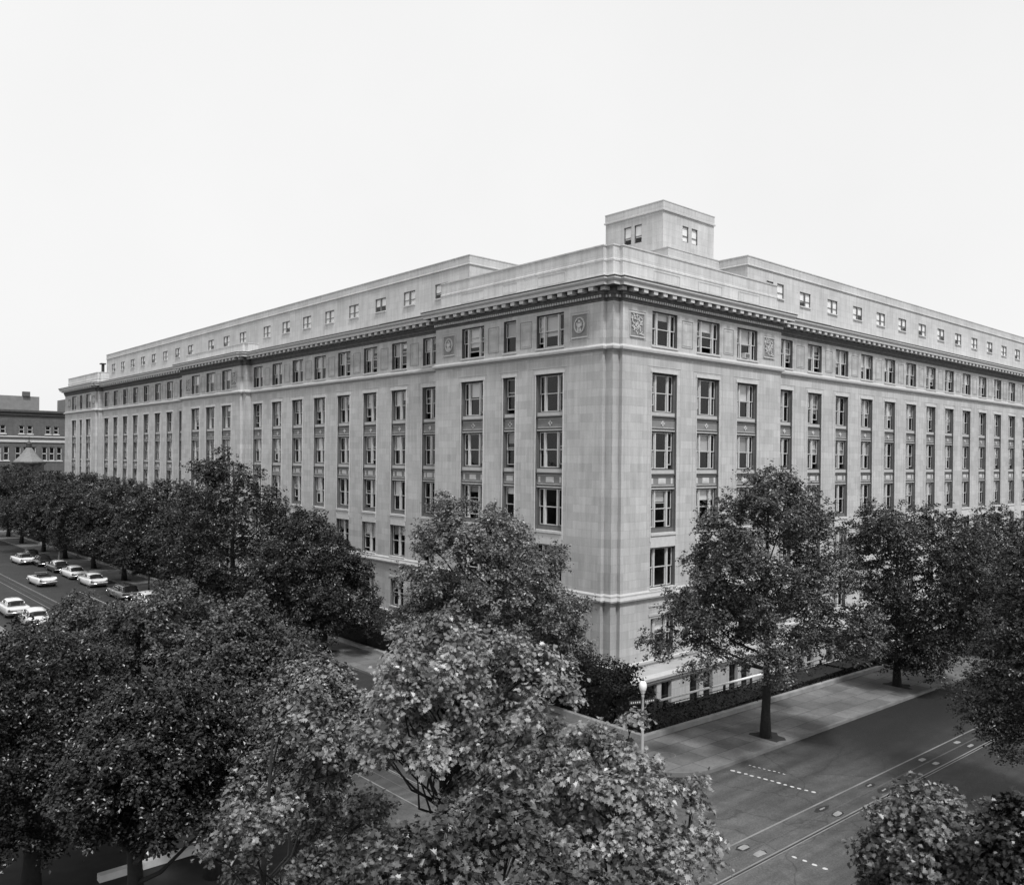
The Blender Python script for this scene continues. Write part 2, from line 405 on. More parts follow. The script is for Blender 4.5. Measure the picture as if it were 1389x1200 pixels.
# ------------------------------------------------------------------ the office building
E_ = 139.7; RX = .95; XE = 100.0
bld = empty("office_building", (0, 0, 0), "long pale limestone office building with heavy cornice and square penthouse above its corner", "building")
BAYS_L = [(6.28, 2.9, 'T', 0), (10.8, 1.45, 'S', 0), (15.41, 2.9, 'T', 0), (22.75, 2.1, 'S2', RX)]
BAYS_L += [(27.60 + 5.019 * k, 2.44, 'D', RX) for k in range(7)]
BAYS_L += [(69.63 + 5.06 * k, 2.86, 'T', 0) for k in (-1, 0, 1)]
BAYS_L += [(81.97 + 5.019 * k, 2.44, 'D', RX) for k in range(8)]
BAYS_L += [(E_ - 15.41, 2.9, 'T', 0), (E_ - 10.8, 1.45, 'S', 0), (E_ - 6.28, 2.9, 'T', 0)]
BAYS_R = [(5.53, 2.86, 'T', 0), (10.80, 2.86, 'T', 0), (16.04, 2.86, 'T', 0), (23.45, 2.1, 'S2', RX)]
BAYS_R += [(28.33 + 5.019 * k, 2.44, 'D', RX) for k in range(14)]
# rows: (z0, z1)
R1 = (22.97, 25.44); R2 = (18.22, 21.0); R3 = (14.10, 16.85); R4 = (9.85, 12.66); R5 = (5.6, 8.5); R6 = (.95, 3.45)
BAYZ = (9.35, 21.05)
ZTOP = 27.0; ZB = -3.2
BD = .20   # bay recess
WD = .34   # window recess behind the bay back
def P_L(u, d, z): return (d, u, z)
def P_R(u, d, z): return (u, d, z)
def surface(b, P, u0, u1, z0, z1, d, ops, rec=None):
    """ops: (ua, ub, za, zb, depth, back) ; back: None = open, else list of ops on the recessed back"""
    us = sorted(set([u0, u1] + [x for o in ops for x in o[:2] if u0 < x < u1])); zs = sorted(set([z0, z1] + [x for o in ops for x in o[2:4] if z0 < x < z1]))
    for ua, ub in zip(us, us[1:]):
        run = None
        for za, zb in zip(zs, zs[1:]):
            mu = (ua + ub) / 2; mz = (za + zb) / 2
            if any(o[0] < mu < o[1] and o[2] < mz < o[3] for o in ops): continue
            b.face([P(ua, d, za), P(ub, d, za), P(ub, d, zb), P(ua, d, zb)])
    for ua, ub, za, zb, dep, back in ops:
        e = d + dep
        main = b.cur
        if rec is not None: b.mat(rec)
        b.face([P(ua, d, za), P(ua, e, za), P(ua, e, zb), P(ua, d, zb)])
        b.face([P(ub, e, za), P(ub, d, za), P(ub, d, zb), P(ub, e, zb)])
        b.face([P(ua, d, zb), P(ua, e, zb), P(ub, e, zb), P(ub, d, zb)])
        b.face([P(ua, e, za), P(ua, d, za), P(ub, d, za), P(ub, e, za)])
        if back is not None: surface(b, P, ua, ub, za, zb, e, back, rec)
        b.cur = main
windows = []   # (facade, u, d, z0, w, h, type, row)
spandrels = []
def ops_for(bays, fac, u0, u1, base):
    ops = []
    for (c, w, t, off) in bays:
        if not (u0 < c < u1): continue
        a, e = c - w / 2, c + w / 2; i = .10
        ops.append((a, e, R1[0], R1[1], .45, None)); windows.append((fac, c, base + .24, R1[0], w, R1[1] - R1[0], t, 1))
        sub = []
        for r, (za, zb) in ((2, R2), (3, R3), (4, R4)):
            sub.append((a + i, e - i, za, zb, WD, None)); windows.append((fac, c, base + BD + .13, za, w - 2 * i, zb - za, t, r))
        ops.append((a, e, BAYZ[0], BAYZ[1], BD, sub))
        spandrels.append((fac, c, base + BD, 17.05, w, .78, t)); spandrels.append((fac, c, base + BD, 12.86, w, .82, t))
        ops.append((a, e, R5[0], R5[1], .5, None)); windows.append((fac, c, base + .30, R5[0], w, R5[1] - R5[0], t, 5))
        ops.append((a + .15, e - .15, R6[0], R6[1], .5, None)); windows.append((fac, c, base + .30, R6[0], w - .3, R6[1] - R6[0], t, 6))
    return ops
wl = MB().mat(STONE)
segL = [(.95, 20.51, 0), (20.51, 59.6, RX), (60.5, 79.7, 0), (79.7, 119.2, RX), (120.1, E_, 0)]
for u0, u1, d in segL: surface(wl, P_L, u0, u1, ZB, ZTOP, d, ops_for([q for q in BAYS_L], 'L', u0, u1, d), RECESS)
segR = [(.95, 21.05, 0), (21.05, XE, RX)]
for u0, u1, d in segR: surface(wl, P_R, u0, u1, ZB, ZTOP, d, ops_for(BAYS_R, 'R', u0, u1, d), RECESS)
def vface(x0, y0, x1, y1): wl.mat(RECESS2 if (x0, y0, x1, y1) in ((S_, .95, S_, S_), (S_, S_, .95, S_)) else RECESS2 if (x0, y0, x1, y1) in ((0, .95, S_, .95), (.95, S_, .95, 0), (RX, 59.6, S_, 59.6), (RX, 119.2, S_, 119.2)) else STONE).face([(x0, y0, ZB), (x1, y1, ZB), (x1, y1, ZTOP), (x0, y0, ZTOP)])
S_ = .3
for q in ((0, .95, S_, .95), (S_, .95, S_, S_), (S_, S_, .95, S_), (.95, S_, .95, 0), (0, 20.51, RX, 20.51), (RX, 59.6, S_, 59.6), (S_, 59.6, S_, 60.5), (S_, 60.5, 0, 60.5), (0, 79.7, RX, 79.7),
          (RX, 119.2, S_, 119.2), (S_, 119.2, S_, 120.1), (S_, 120.1, 0, 120.1), (0, E_, 40, E_), (21.05, 0, 21.05, RX), (XE, RX, XE, 30)): vface(*q)
wall = wl.build("wall", bld)
# dark rooms behind the windows
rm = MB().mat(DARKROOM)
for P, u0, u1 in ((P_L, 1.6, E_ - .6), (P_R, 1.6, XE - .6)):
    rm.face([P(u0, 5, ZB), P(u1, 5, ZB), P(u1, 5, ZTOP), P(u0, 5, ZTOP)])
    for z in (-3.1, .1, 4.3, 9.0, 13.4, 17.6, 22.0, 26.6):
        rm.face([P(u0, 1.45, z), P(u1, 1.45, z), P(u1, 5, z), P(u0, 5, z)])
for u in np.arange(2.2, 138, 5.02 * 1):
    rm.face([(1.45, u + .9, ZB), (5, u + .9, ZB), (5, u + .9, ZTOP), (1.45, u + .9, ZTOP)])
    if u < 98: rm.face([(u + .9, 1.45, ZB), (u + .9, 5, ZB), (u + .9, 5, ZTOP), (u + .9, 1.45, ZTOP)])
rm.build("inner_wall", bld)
OUT = [(40, E_), (0, E_), (0, 120.1), (S_, 120.1), (S_, 119.2), (RX, 119.2), (RX, 79.7), (0, 79.7), (0, 60.5), (S_, 60.5), (S_, 59.6), (RX, 59.6), (RX, 20.51), (0, 20.51), (0, .95), (S_, .95), (S_, S_), (.95, S_), (.95, 0), (21.05, 0), (21.05, RX), (XE, RX)]
def offs(path, o):
    out = []; n = len(path)
    for i, p in enumerate(path):
        p = Vector(p); ns = []
        for a, c in ((i - 1, i), (i, i + 1)):
            if a < 0 or c >= n: continue
            t = (Vector(path[c]) - Vector(path[a])).normalized(); nn = Vector((t.y, -t.x))
            if not any((nn - k).length < .01 for k in ns): ns.append(nn)
        out.append(p + sum(ns, Vector((0, 0))) * o)
    return out
def sweep(b, path, prof, m=None):
    if m: b.mat(m)
    rings = [[(q.x, q.y, z) for q in offs(path, o)] for o, z in prof]
    for a, c in zip(rings, rings[1:]):
        for i in range(len(path) - 1):
            b.face([a[i], a[i + 1], c[i + 1], c[i]])
cn = MB()
sweep(cn, OUT, [(0, 25.72), (.06, 25.74), (.06, 25.86), (.14, 25.9), (.14, 26.12), (.22, 26.16), (.22, 26.62), (.80, 26.64)], SOFFIT_SHADE)
sweep(cn, OUT, [(.80, 26.64), (.80, 26.86), (.86, 26.9), (.95, 27.02), (.95, 27.13)], TRIM2)
sweep(cn, OUT, [(.95, 27.13), (.97, 27.13), (.97, 27.22), (.9, 27.24)], IRON)
sweep(cn, OUT, [(.9, 27.24), (-.45, 27.38)], TRIM2)
def along(path, step, fn, lo=.35):
    for a, c in zip(path, path[1:]):
        a = Vector(a); c = Vector(c); Ln = (c - a).length; t = (c - a) / Ln; nn = Vector((t.y, -t.x))
        n = max(1, round(Ln / step))
        if Ln < lo: continue
        for k in range(n): fn(a + t * (k + .5) * Ln / n, t, nn)
def modil(p, t, nn):
    q = p + nn * .24; A = Matrix(((t.x, nn.x, 0, q.x), (t.y, nn.y, 0, q.y), (0, 0, 1, 0), (0, 0, 0, 1)))
    cn.mat(TRIM2).box((-.22, 0, 26.38), (.22, .50, 26.637), A)
def dentil(p, t, nn):
    q = p + nn * .13; A = Matrix(((t.x, nn.x, 0, q.x), (t.y, nn.y, 0, q.y), (0, 0, 1, 0), (0, 0, 0, 1)))
    cn.mat(TRIM2).box((-.07, 0, 25.95), (.07, .10, 26.12), A)
PO = OUT
along(PO[1:], 1.05, modil, .6); along(PO[12:-1], .26, dentil, .3)
cn.build("cornice", bld)
bc = MB()
sweep(bc, OUT, [(0, 22.26), (.05, 22.28), (.05, 22.36), (.22, 22.40), (.24, 22.50), (.24, 22.6), (.02, 22.74), (.0, 22.80)], TRIM)
bc.build("belt_course", bld)
bc = MB()
sweep(bc, OUT, [(0, 4.80), (.05, 4.82), (.05, 4.92), (.2, 4.97), (.22, 5.08), (.12, 5.28), (.12, 5.4), (.0, 5.52)], TRIM)
bc.build("belt_course", bld)
bc = MB()
sweep(bc, OUT, [(0, .30), (.12, .34), (.12, .5), (0, .58)], TRIM)
bc.build("base_course", bld)
# stone trim round the bays, sills, lintel panels
tr = MB()
def frame_rect(b, fac, ua, ub, za, zb, d, w, p, m, sides='lrtb'):
    P = P_L if fac == 'L' else P_R
    def bx(a, c, e, g):
        q0 = P(a, d - p, e); q1 = P(c, d, g)
        b.mat(m).box(tuple(min(i, j) for i, j in zip(q0, q1)), tuple(max(i, j) for i, j in zip(q0, q1)))
    if 'l' in sides: bx(ua - w, ua, za, zb)
    if 'r' in sides: bx(ub, ub + w, za, zb)
    if 't' in sides: bx(ua - w, ub + w, zb, zb + w)
    if 'b' in sides: bx(ua - w, ub + w, za - w, za)
def bx(b, fac, ua, ub, d0, d1, za, zb, m):
    P = P_L if fac == 'L' else P_R
    q0 = P(ua, d0, za); q1 = P(ub, d1, zb)
    b.mat(m).box(tuple(min(i, j) for i, j in zip(q0, q1)), tuple(max(i, j) for i, j in zip(q0, q1)))
for fac, bays in (('L', BAYS_L), ('R', BAYS_R)):
    for c, w, t, d in bays:
        a, e = c - w / 2, c + w / 2
        # thin pale moulding standing round the tall bay
        frame_rect(tr, fac, a - .003, e + .003, BAYZ[0] - .4, BAYZ[1] + .003, d, .07, .05, TRIM2, 'lr'); bx(tr, fac, a - .12, e + .12, d - .07, d, BAYZ[1] + .003, BAYZ[1] + .2, TRIM2)
        bx(tr, fac, a - .45, a - .42, d - .02, d, BAYZ[0], BAYZ[1] + .45, TRIM); bx(tr, fac, e + .42, e + .45, d - .02, d, BAYZ[0], BAYZ[1] + .45, TRIM); bx(tr, fac, a - .42, e + .42, d - .02, d, BAYZ[1] + .42, BAYZ[1] + .45, TRIM)
        # sill and pale panel under the fourth-row window
        bx(tr, fac, a + .01, e - .01, d - .10, d + .2, 9.36, 9.55, TRIM2)
        bx(tr, fac, a + .01, e - .01, d - .03, d + .06, 8.52, 9.30, TRIM2)
        bx(tr, fac, a - .08, e + .08, d - .08, d + .3, R5[0] - .12, R5[0] + .01, TRIM2)
        bx(tr, fac, a - .08, e + .08, d - .08, d + .3, R1[0] - .11, R1[0] + .01, TRIM2)
        bx(tr, fac, a - .1, e + .1, d - .05, d, 3.62, 3.78, TRIM); bx(tr, fac, a - .1, e + .1, d - .05, d, 4.3, 4.42, TRIM)
        bx(tr, fac, a, e, d - .06, d + .3, R6[0] - .11, R6[0] + .01, TRIM)
        # bay ledges beneath each window of the tall bay
        for z in (17.85, 13.68):
            bx(tr, fac, a + .01, e - .01, d + .02, d + BD, z, z + .12, FRAME); bx(tr, fac, a + .03, e - .03, d + .14, d + BD, z + .12, z + .38, TRIM)
        for z in (17.0 - .12, 12.86 - .18):
            bx(tr, fac, a + .03, e - .03, d + .10, d + BD, z, z + .09, TRIM)
    # plain sunk-edge panels between the top windows
    us = sorted((c, w, d) for c, w, t, d in bays)
    for (c0, w0, d0), (c1, w1, d1) in zip(us, us[1:]):
        if d0 != d1: continue
        g0 = c0 + w0 / 2; g1 = c1 - w1 / 2; m_ = (g0 + g1) / 2; hw = min(.62, (g1 - g0) / 2 - .45)
        if hw < .2: continue
        for k, h in ((0, hw), (1, hw - .16)):
            ua, ub, za, zb = m_ - h, m_ + h, 23.15 + .16 * k, 25.1 - .16 * k
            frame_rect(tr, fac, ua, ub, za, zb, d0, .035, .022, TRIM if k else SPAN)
tr.build("stone_trim", bld)
# spandrels
def spandrel(fac, c, d, z, w, h, t):
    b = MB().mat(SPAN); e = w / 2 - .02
    b.box((-e, -.05, 0), (e, -.002, h))
    b.mat(TRIM)
    b.box((-e + .06, -.075, h - .1), (e - .06, -.05, h - .05)); b.box((-e + .06, -.075, .05), (e - .06, -.05, .1))
    if z > 16:   # rosette
        for k in range(8):
            a = PI * k / 4; A = Matrix.Translation((0, -.07, h / 2)) @ Matrix.Rotation(a, 4, 'Y')
            b.mat(TRIM2).box((-.05, -.03, .02), (.05, .02, .2 if k % 2 == 0 else .13), A)
    else:
        s_ = [(-.38, .38)] if w < 2 else [(-.42, .42), (-w / 2 + .22, -w / 2 + .42), (w / 2 - .42, w / 2 - .22)]
        for a, q in s_:
            for k in range(2):
                g = .05 * k * 2; b.mat(TRIM2).box((a + g, -.075 - .015 * k, .2 + g), (q - g, -.05, h - .2 - g)) if q - a > 2.2 * g else None
    me = b.mesh("spandrel_panel"); return me
spc = {}
def fmat(fac, u, d, z):
    if fac == 'L': return (d, u, z), -PI / 2
    return (u, d, z), 0.0
for fac, c, d, z, w, h, t in spandrels:
    key = (round(w, 2), round(z, 1), t)
    if key not in spc: spc[key] = spandrel(fac, c, d, z, w, h, t)
    o = bpy.data.objects.new("spandrel_panel", spc[key]); col.objects.link(o); o.parent = bld
    l, r = fmat(fac, c, d, z); o.location = l; o.rotation_euler = (0, 0, r)
# medallions on the pavilions
def medallion(seed, fig):
    r = random.Random(seed); b = MB().mat(TRIM)
    w, h = .74, .76
    for a, e in (((-w - .22, -.03, -h - .25), (-w - .16, 0, h + .25)), ((w + .16, -.03, -h - .25), (w + .22, 0, h + .25)), ((-w - .16, -.03, h + .19), (w + .16, 0, h + .25))): b.box(a, e)
    b.mat(SPAN).box((-w, -.02, -h), (w, -.001, h))
    b.mat(TRIM2).box((-w - .05, -.10, -h - .14), (w + .05, 0, -h - .06)); b.mat(TRIM).box((-w - .05, -.07, h), (w + .05, 0, h + .06)); b.box((-w - .06, -.06, -h - .06), (-w, 0, h)); b.box((w, -.06, -h - .06), (w + .06, 0, h))
    b.mat(TRIM2)
    if fig:   # shield ring with a small figure shape
        n = 18
        for k in range(n):
            a = 2 * PI * k / n; A = Matrix.Translation((.46 * math.cos(a), -.06, .52 * math.sin(a) + .02)) @ Matrix.Rotation(-a, 4, 'Y'); b.box((-.05, -.03, -.1), (.05, .04, .1), A)
        for x, z, s1, s2 in ((0, .28, .1, .1), (0, .02, .14, .2), (-.1, -.3, .07, .16), (.1, -.3, .07, .16), (.2, .08, .05, .14), (-.2, .1, .05, .12)):
            A = Matrix.Translation((x, -.06, z)) @ Matrix.Rotation(r.uniform(-.4, .4), 4, 'Y'); b.box((-s1, -.05, -s2), (s1, .04, s2), A)
    else:
        for k in range(34):
            x, z = r.uniform(-.6, .6), r.uniform(-.62, .62); A = Matrix.Translation((x, -.045, z)) @ Matrix.Rotation(r.uniform(0, 3), 4, 'Y'); b.box((-.04, -.04, -.13), (.04, .03, .13), A)
    return b
mi = 0
for fac, us, fig in (('L', (3.2, 18.6), 1), ('R', (2.44, 19.13), 0), ('L', (62.4, 77.3), 0), ('L', (E_ - 3.2, E_ - 18.6), 1)):
    me = medallion(mi, fig).mesh("carved_panel"); mi += 1
    for u in us:
        o = bpy.data.objects.new("carved_panel", me); col.objects.link(o); o.parent = bld
        l, r = fmat(fac, u, 0, 24.25); o.location = l; o.rotation_euler = (0, 0, r)

# windows
def sash(b, x0, x1, z0, z1, y, w=.055, t=.05):
    b.box((x0, y, z0), (x0 + w, y + t, z1)); b.box((x1 - w, y, z0), (x1, y + t, z1))
    b.box((x0 + w, y, z0), (x1 - w, y + t, z0 + w * 1.2)); b.box((x0 + w, y, z1 - w), (x1 - w, y + t, z1))
def lights(w, t):
    e = w / 2
    if t == 'T':
        a = e - w * .24
        return [(-e + .06, -a - .075), (-a + .075, a - .075), (a + .075, e - .06)], [-a, a], .15
    if t == 'D': return [(-e + .06, -.10), (.10, e - .06)], [0], .20
    return [(-e + .06, e - .06)], [], .18
def window_parts(w, h, t, seed, row):
    r = random.Random(seed); fr = MB(); gl = MB().mat(GLASS); bl = MB().mat(BLIND)
    if t == 'S2': t = 'D' if w > 1.9 else 'S'
    ls, ms, mw = lights(w, t); e = w / 2
    fr.mat(FRAME); fr.box((-e, -.06, 0), (-e + .06, .1, h)); fr.box((e - .06, -.06, 0), (e, .1, h)); fr.box((-e + .06, -.06, h - .07), (e - .06, .1, h)); fr.box((-e + .06, -.08, 0), (e - .06, .1, .07))
    fr.mat(SASH)
    for m_ in ms: fr.box((m_ - mw / 2, -.09, .07), (m_ + mw / 2, .1, h - .07))
    hb = .07; ht = h - .07; mid = h * .5
    for x0, x1 in ls:
        opn = r.random() < .22; up_ = r.uniform(.15, .5) if opn else 0
        sash(fr, x0, x1, mid - .02, ht, -.02); sash(fr, x0, x1, hb + up_, mid + .05 + up_ * .98, .035)
        gl.face([(x0 + .05, .005, mid + .03), (x1 - .05, .005, mid + .03), (x1 - .05, .005, ht - .05), (x0 + .05, .005, ht - .05)])
        gl.face([(x0 + .05, .06, hb + up_ + .06), (x1 - .05, .06, hb + up_ + .06), (x1 - .05, .06, mid + up_), (x0 + .05, .06, mid + up_)])
        wide = (x1 - x0) > .8
        pr = .95 if row == 1 else .66
        if wide or r.random() < .12:
            if r.random() < pr:
                drop = r.choice((.3, .48, .5, .5, .42, .62, .2)) * h
                bl.face([(x0 + .02, .13, h - .06 - drop), (x1 - .02, .13, h - .06 - drop), (x1 - .02, .13, h - .06), (x0 + .02, .13, h - .06)])
    return fr, gl, bl
ranked = sorted(windows, key=lambda q: (Vector(fmat(q[0], q[1], q[2], q[3])[0]) - CAM).length)
cache = {}
def win_meshes(w, h, t, row, var):
    k = (round(w, 2), round(h, 2), t, row == 1, var)
    if k not in cache:
        fr, gl, bl = window_parts(w, h, t, hash((round(w * 100), round(h * 100), var, row == 1)) & 0xffff, row)
        cache[k] = (fr.mesh("window"), gl.mesh("glass"), bl.mesh("blind") if bl.f else None)
    return cache[k]
vis = [q for q in ranked if q[7] < 6 or q[1] < 30]
near, far = vis[:96], vis[96:] + [q for q in ranked if q not in vis]
for i, (fac, u, d, z, w, h, t, row) in enumerate(near):
    l, rz = fmat(fac, u, d, z); var = random.randrange(9)
    a, g, bl = win_meshes(w, h, t, row, var)
    o = bpy.data.objects.new("window", a); col.objects.link(o); o.parent = bld; o.location = l; o.rotation_euler = (0, 0, rz)
    p = bpy.data.objects.new("glass", g); col.objects.link(p); p.parent = o
    if bl: p = bpy.data.objects.new("blind", bl); col.objects.link(p); p.parent = o
def append(dst, src, A):
    off = len(dst.v); dst.v += [tuple(A @ Vector(v)) for v in src.v]
    mp = []
    for m in src.mats:
        dst.mat(m); mp.append(dst.cur)
    dst.f += [tuple(i + off for i in q) for q in src.f]; dst.m += [mp[k] for k in src.m]
fw, fg, fb = MB(), MB(), MB()
for i, (fac, u, d, z, w, h, t, row) in enumerate(far):
    l, rz = fmat(fac, u, d, z); A = Matrix.Translation(l) @ Matrix.Rotation(rz, 4, 'Z')
    a, g, bl = window_parts(w, h, t, i * 7 + 3, row)
    append(fw, a, A); append(fg, g, A); append(fb, bl, A)
o = setp(fw.build("window", bld), kind='stuff'); fg.build("glass", o); fb.build("blind", o)

# attic storey set back above the cornice, parapets, roof, penthouse
ZA = 32.25
at_ = MB().mat(STONE2)
AW_L = [22.53, 27.55, 32.55, 37.6, 42.6, 47.65, 52.7, 57.7] + [64.55, 69.6, 74.7] + [82.0 + 5.019 * k for k in range(8)]
AW_R = [28.33 + 5.03 * k for k in range(14)]
AZ = (29.05, 30.35)
aw = []
def aops(c, w=1.85, z=AZ): return (c - w / 2, c + w / 2, z[0], z[1], .14, None)
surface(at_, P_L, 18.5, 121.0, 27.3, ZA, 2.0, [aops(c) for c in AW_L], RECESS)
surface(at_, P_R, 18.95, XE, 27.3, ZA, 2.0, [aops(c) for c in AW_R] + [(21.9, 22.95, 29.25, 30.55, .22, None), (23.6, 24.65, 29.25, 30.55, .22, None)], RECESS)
def vq(b, x0, y0, x1, y1, z0, z1): b.face([(x0, y0, z0), (x1, y1, z0), (x1, y1, z1), (x0, y0, z1)])
vq(at_, 2, 18.5, 11.9, 18.5, 27.3, ZA); vq(at_, 2, 121, 30, 121, 27.3, ZA); vq(at_, 18.95, 2, 18.95, 4.9, 27.3, ZA); vq(at_, 11.9, 4.9, 18.95, 4.9, 27.3, ZA); vq(at_, 11.9, 4.9, 11.9, 18.5, 27.3, ZA)
vq(at_, XE, 2, XE, 30, 27.3, ZA)
at_.build("attic_wall", bld)
AOUT = [(30, 121), (2, 121), (2, 18.5), (11.9, 18.5), (11.9, 4.9), (18.95, 4.9), (18.95, 2), (XE, 2)]
cp = MB()
sweep(cp, AOUT, [(.0, 31.38), (.10, 31.42), (.10, 31.5), (.05, 31.54), (.05, 32.14), (.09, 32.17), (.09, ZA), (-.5, ZA + .02)], STONE2)
cp.build("attic_coping", bld)
def awin(w, h, seed, two):
    r = random.Random(seed); b = MB().mat(ASASH); g = MB().mat(GLASS); bl = MB().mat(SHADE); e = w / 2
    ls = [(-e, -.07), (.07, e)] if two else [(-e, e)]
    if two: b.box((-.07, -.04, 0), (.07, .08, h))
    for x0, x1 in ls:
        sash(b, x0, x1, 0, h, 0, .045); b.box((x0, .0, h * .36), (x1, .05, h * .36 + .06))
        b.mat(FRAME).box((x0 - .01, -.06, h - .07), (x1 + .01, -.01, h)); b.mat(ASASH)
        g.face([(x0 + .03, .03, .03), (x1 - .03, .03, .03), (x1 - .03, .03, h - .03), (x0 + .03, .03, h - .03)])
        k = r.choice((.36, .04, .04, .3, .04, .5))
        bl.face([(x0 + .01, .06, h * k), (x1 - .01, .06, h * k), (x1 - .01, .06, h), (x0 + .01, .06, h)])
    return b, g, bl
def put_small(fac, u, d, z, w, h, seed, two=True, name="attic_window"):
    b, g, bl = awin(w, h, seed, two); l, rz = fmat(fac, u, d, z)
    o = b.build(name, bld, loc=l); o.rotation_euler = (0, 0, rz)
    g.build("glass", o); bl.build("blind", o)
    q = MB().mat(TRIM2); q.box((-w / 2 - .03, -.17, -.1), (w / 2 + .03, -.003, -.004)); q.build("sill", o)
for i, c in enumerate(AW_L): put_small('L', c, 2.05, AZ[0], 1.85, 1.3, i)
for i, c in enumerate(AW_R): put_small('R', c, 2.05, AZ[0], 1.85, 1.3, 50 + i)
for c in (22.42, 24.12): put_small('R', c, 2.05, 29.25, 1.05, 1.3, 3, False)
rf = MB().mat(ROOFM)
rf.face([(.2, .2, 27.32), (30, .2, 27.32), (30, 30, 27.32), (.2, 30, 27.32)])
rf.face([(.4, 30, 27.32), (40, 30, 27.32), (40, E_, 27.32), (.4, E_, 27.32)]); rf.face([(30, .4, 27.32), (XE, .4, 27.32), (XE, 30, 27.32), (30, 30, 27.32)])
rf.face([(2, 18.5, ZA - .1), (22, 18.5, ZA - .1), (22, 121, ZA - .1), (2, 121, ZA - .1)]); rf.face([(18.95, 2, ZA - .1), (XE, 2, ZA - .1), (XE, 22, ZA - .1), (18.95, 22, ZA - .1)])
rf.face([(11.9, 4.9, ZA - .1), (18.95, 4.9, ZA - .1), (18.95, 18.5, ZA - .1), (11.9, 18.5, ZA - .1)])
rf.build("roof", bld)
vb = MB().mat(STONE2); vq(vb, 22, 18.5, 22, 121, 27.3, ZA); vq(vb, 18.95, 22, XE, 22, 27.3, ZA); vq(vb, 40, 30, 40, E_, -3, 27.3); vq(vb, 40, 30, XE, 30, -3, 27.3); vb.build("rear_wall", bld)
# parapets of the pavilions
def parapet(path, zt, panels, fac_list):
    b = MB()
    sweep(b, path, [(0, 27.3), (0, zt - 1.15), (.04, zt - 1.12), (.04, zt - 1.0), (-.02, zt - .95), (-.02, zt - .12), (.04, zt - .08), (.04, zt), (-.5, zt + .01), (-.5, 27.3)], STONE2)
    for fac, c, w in panels:
        frame_rect(b, fac, c - w / 2, c + w / 2, 27.75, 28.42, .4, .03, .025, TRIM)
    b.build("parapet", bld)
k = .4
parapet([(k, 20.4), (k, .95 + k), (S_ + k, .95 + k), (S_ + k, S_ + k), (.95 + k, S_ + k), (.95 + k, k), (20.95, k)], 29.75, [('L', 6.6, 2.9), ('L', 11.3, 1.6), ('L', 16, 2.9), ('R', 6.2, 2.95), ('R', 11.5, 2.95), ('R', 16.8, 2.95)], None)
parapet([(30, E_ - k), (k, E_ - k), (k, 120.1 + k), (S_ + k, 120.1 + k), (S_ + k, 119.2 + k), (8, 119.2 + k)], 29.1, [], None)
parapet([(2, 79.3), (k, 79.3), (k, 60.5 + k), (S_ + k, 60.5 + k), (S_ + k, 59.6 + k), (2, 59.6 + k)], 28.5, [], None)
# penthouse
ph = MB().mat(STONE2)
px0, px1, py0, py1, pz0, pz1 = 12.7, 19.8, 6.1, 12.6, 32.0, 36.5
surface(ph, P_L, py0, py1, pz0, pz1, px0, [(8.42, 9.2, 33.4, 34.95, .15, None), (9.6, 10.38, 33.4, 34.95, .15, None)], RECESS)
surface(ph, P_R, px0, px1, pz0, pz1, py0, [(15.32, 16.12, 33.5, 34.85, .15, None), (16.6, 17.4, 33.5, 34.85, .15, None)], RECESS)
vq(ph, px0, py1, px1, py1, pz0, pz1); vq(ph, px1, py0, px1, py1, pz0, pz1)
ph.face([(px0, py0, pz1 - .1), (px1, py0, pz1 - .1), (px1, py1, pz1 - .1), (px0, py1, pz1 - .1)])
PP = [(px1, py1), (px0, py1), (px0, py0), (px1, py0), (px1, py1), (px0, py1)]
sweep(ph, PP[:5], [(0, 35.62), (.12, 35.66), (.12, 35.78), (.04, 35.82), (.04, 36.42), (.07, 36.44), (.07, pz1 + .01), (-.4, pz1 + .02)])
pho = ph.build("penthouse", bld)
for fac, u, z, h in (('L', 8.81, 33.4, 1.55), ('L', 9.99, 33.4, 1.55), ('R', 15.72, 33.5, 1.35), ('R', 17.0, 33.5, 1.35)):
    b, g, bl = awin(.78, h, int(u * 10), False); l, rz = fmat(fac, u, (px0 if fac == 'L' else py0) + .04, z)
    o = b.build("penthouse_window", bld, loc=l); o.rotation_euler = (0, 0, rz); g.build("glass", o); bl.build("blind", o)
# roof vent seen above the far pavilion
b = MB().mat(IRON); b.box((1.4, 121.6, 27.3), (1.8, 122, 30.6)); b.box((1.2, 121.4, 30.6), (2, 122.4, 30.8)); b.build("roof_vent", bld)

# projecting basement with its windows in the area way
TERR = MB().mat(STONE)
TY0 = -2.0
bw_ = [2.2 + 2.18 * k for k in range(44)]
bw_ = []
x = 1.3
for kk in range(36):
    bw_ += [x + .7, x + 2.3]; x += 4.8
bw_ = [q for q in bw_ if q < 97]
surface(TERR, P_R, -.2, XE, -5, .0, TY0, [(c - .56, c + .56, -2.7, -.52, .35, None) for c in bw_])
TERR.face([(-.2, TY0, -5), (-.2, 0, -5), (-.2, 0, 0), (-.2, TY0, 0)])
TERR.face([(-.2, TY0, .002), (XE, TY0, .002), (XE, .96, .002), (-.2, .96, .002)])
TERR.build("basement_wall", bld)
cs = MB(); sweep(cs, [(-.2, 0), (-.2, TY0), (XE, TY0)], [(0, -.36), (.16, -.34), (.16, -.2), (.28, -.12), (.28, .05), (-.2, .16)], TRIM); cs.build("basement_coping", bld)
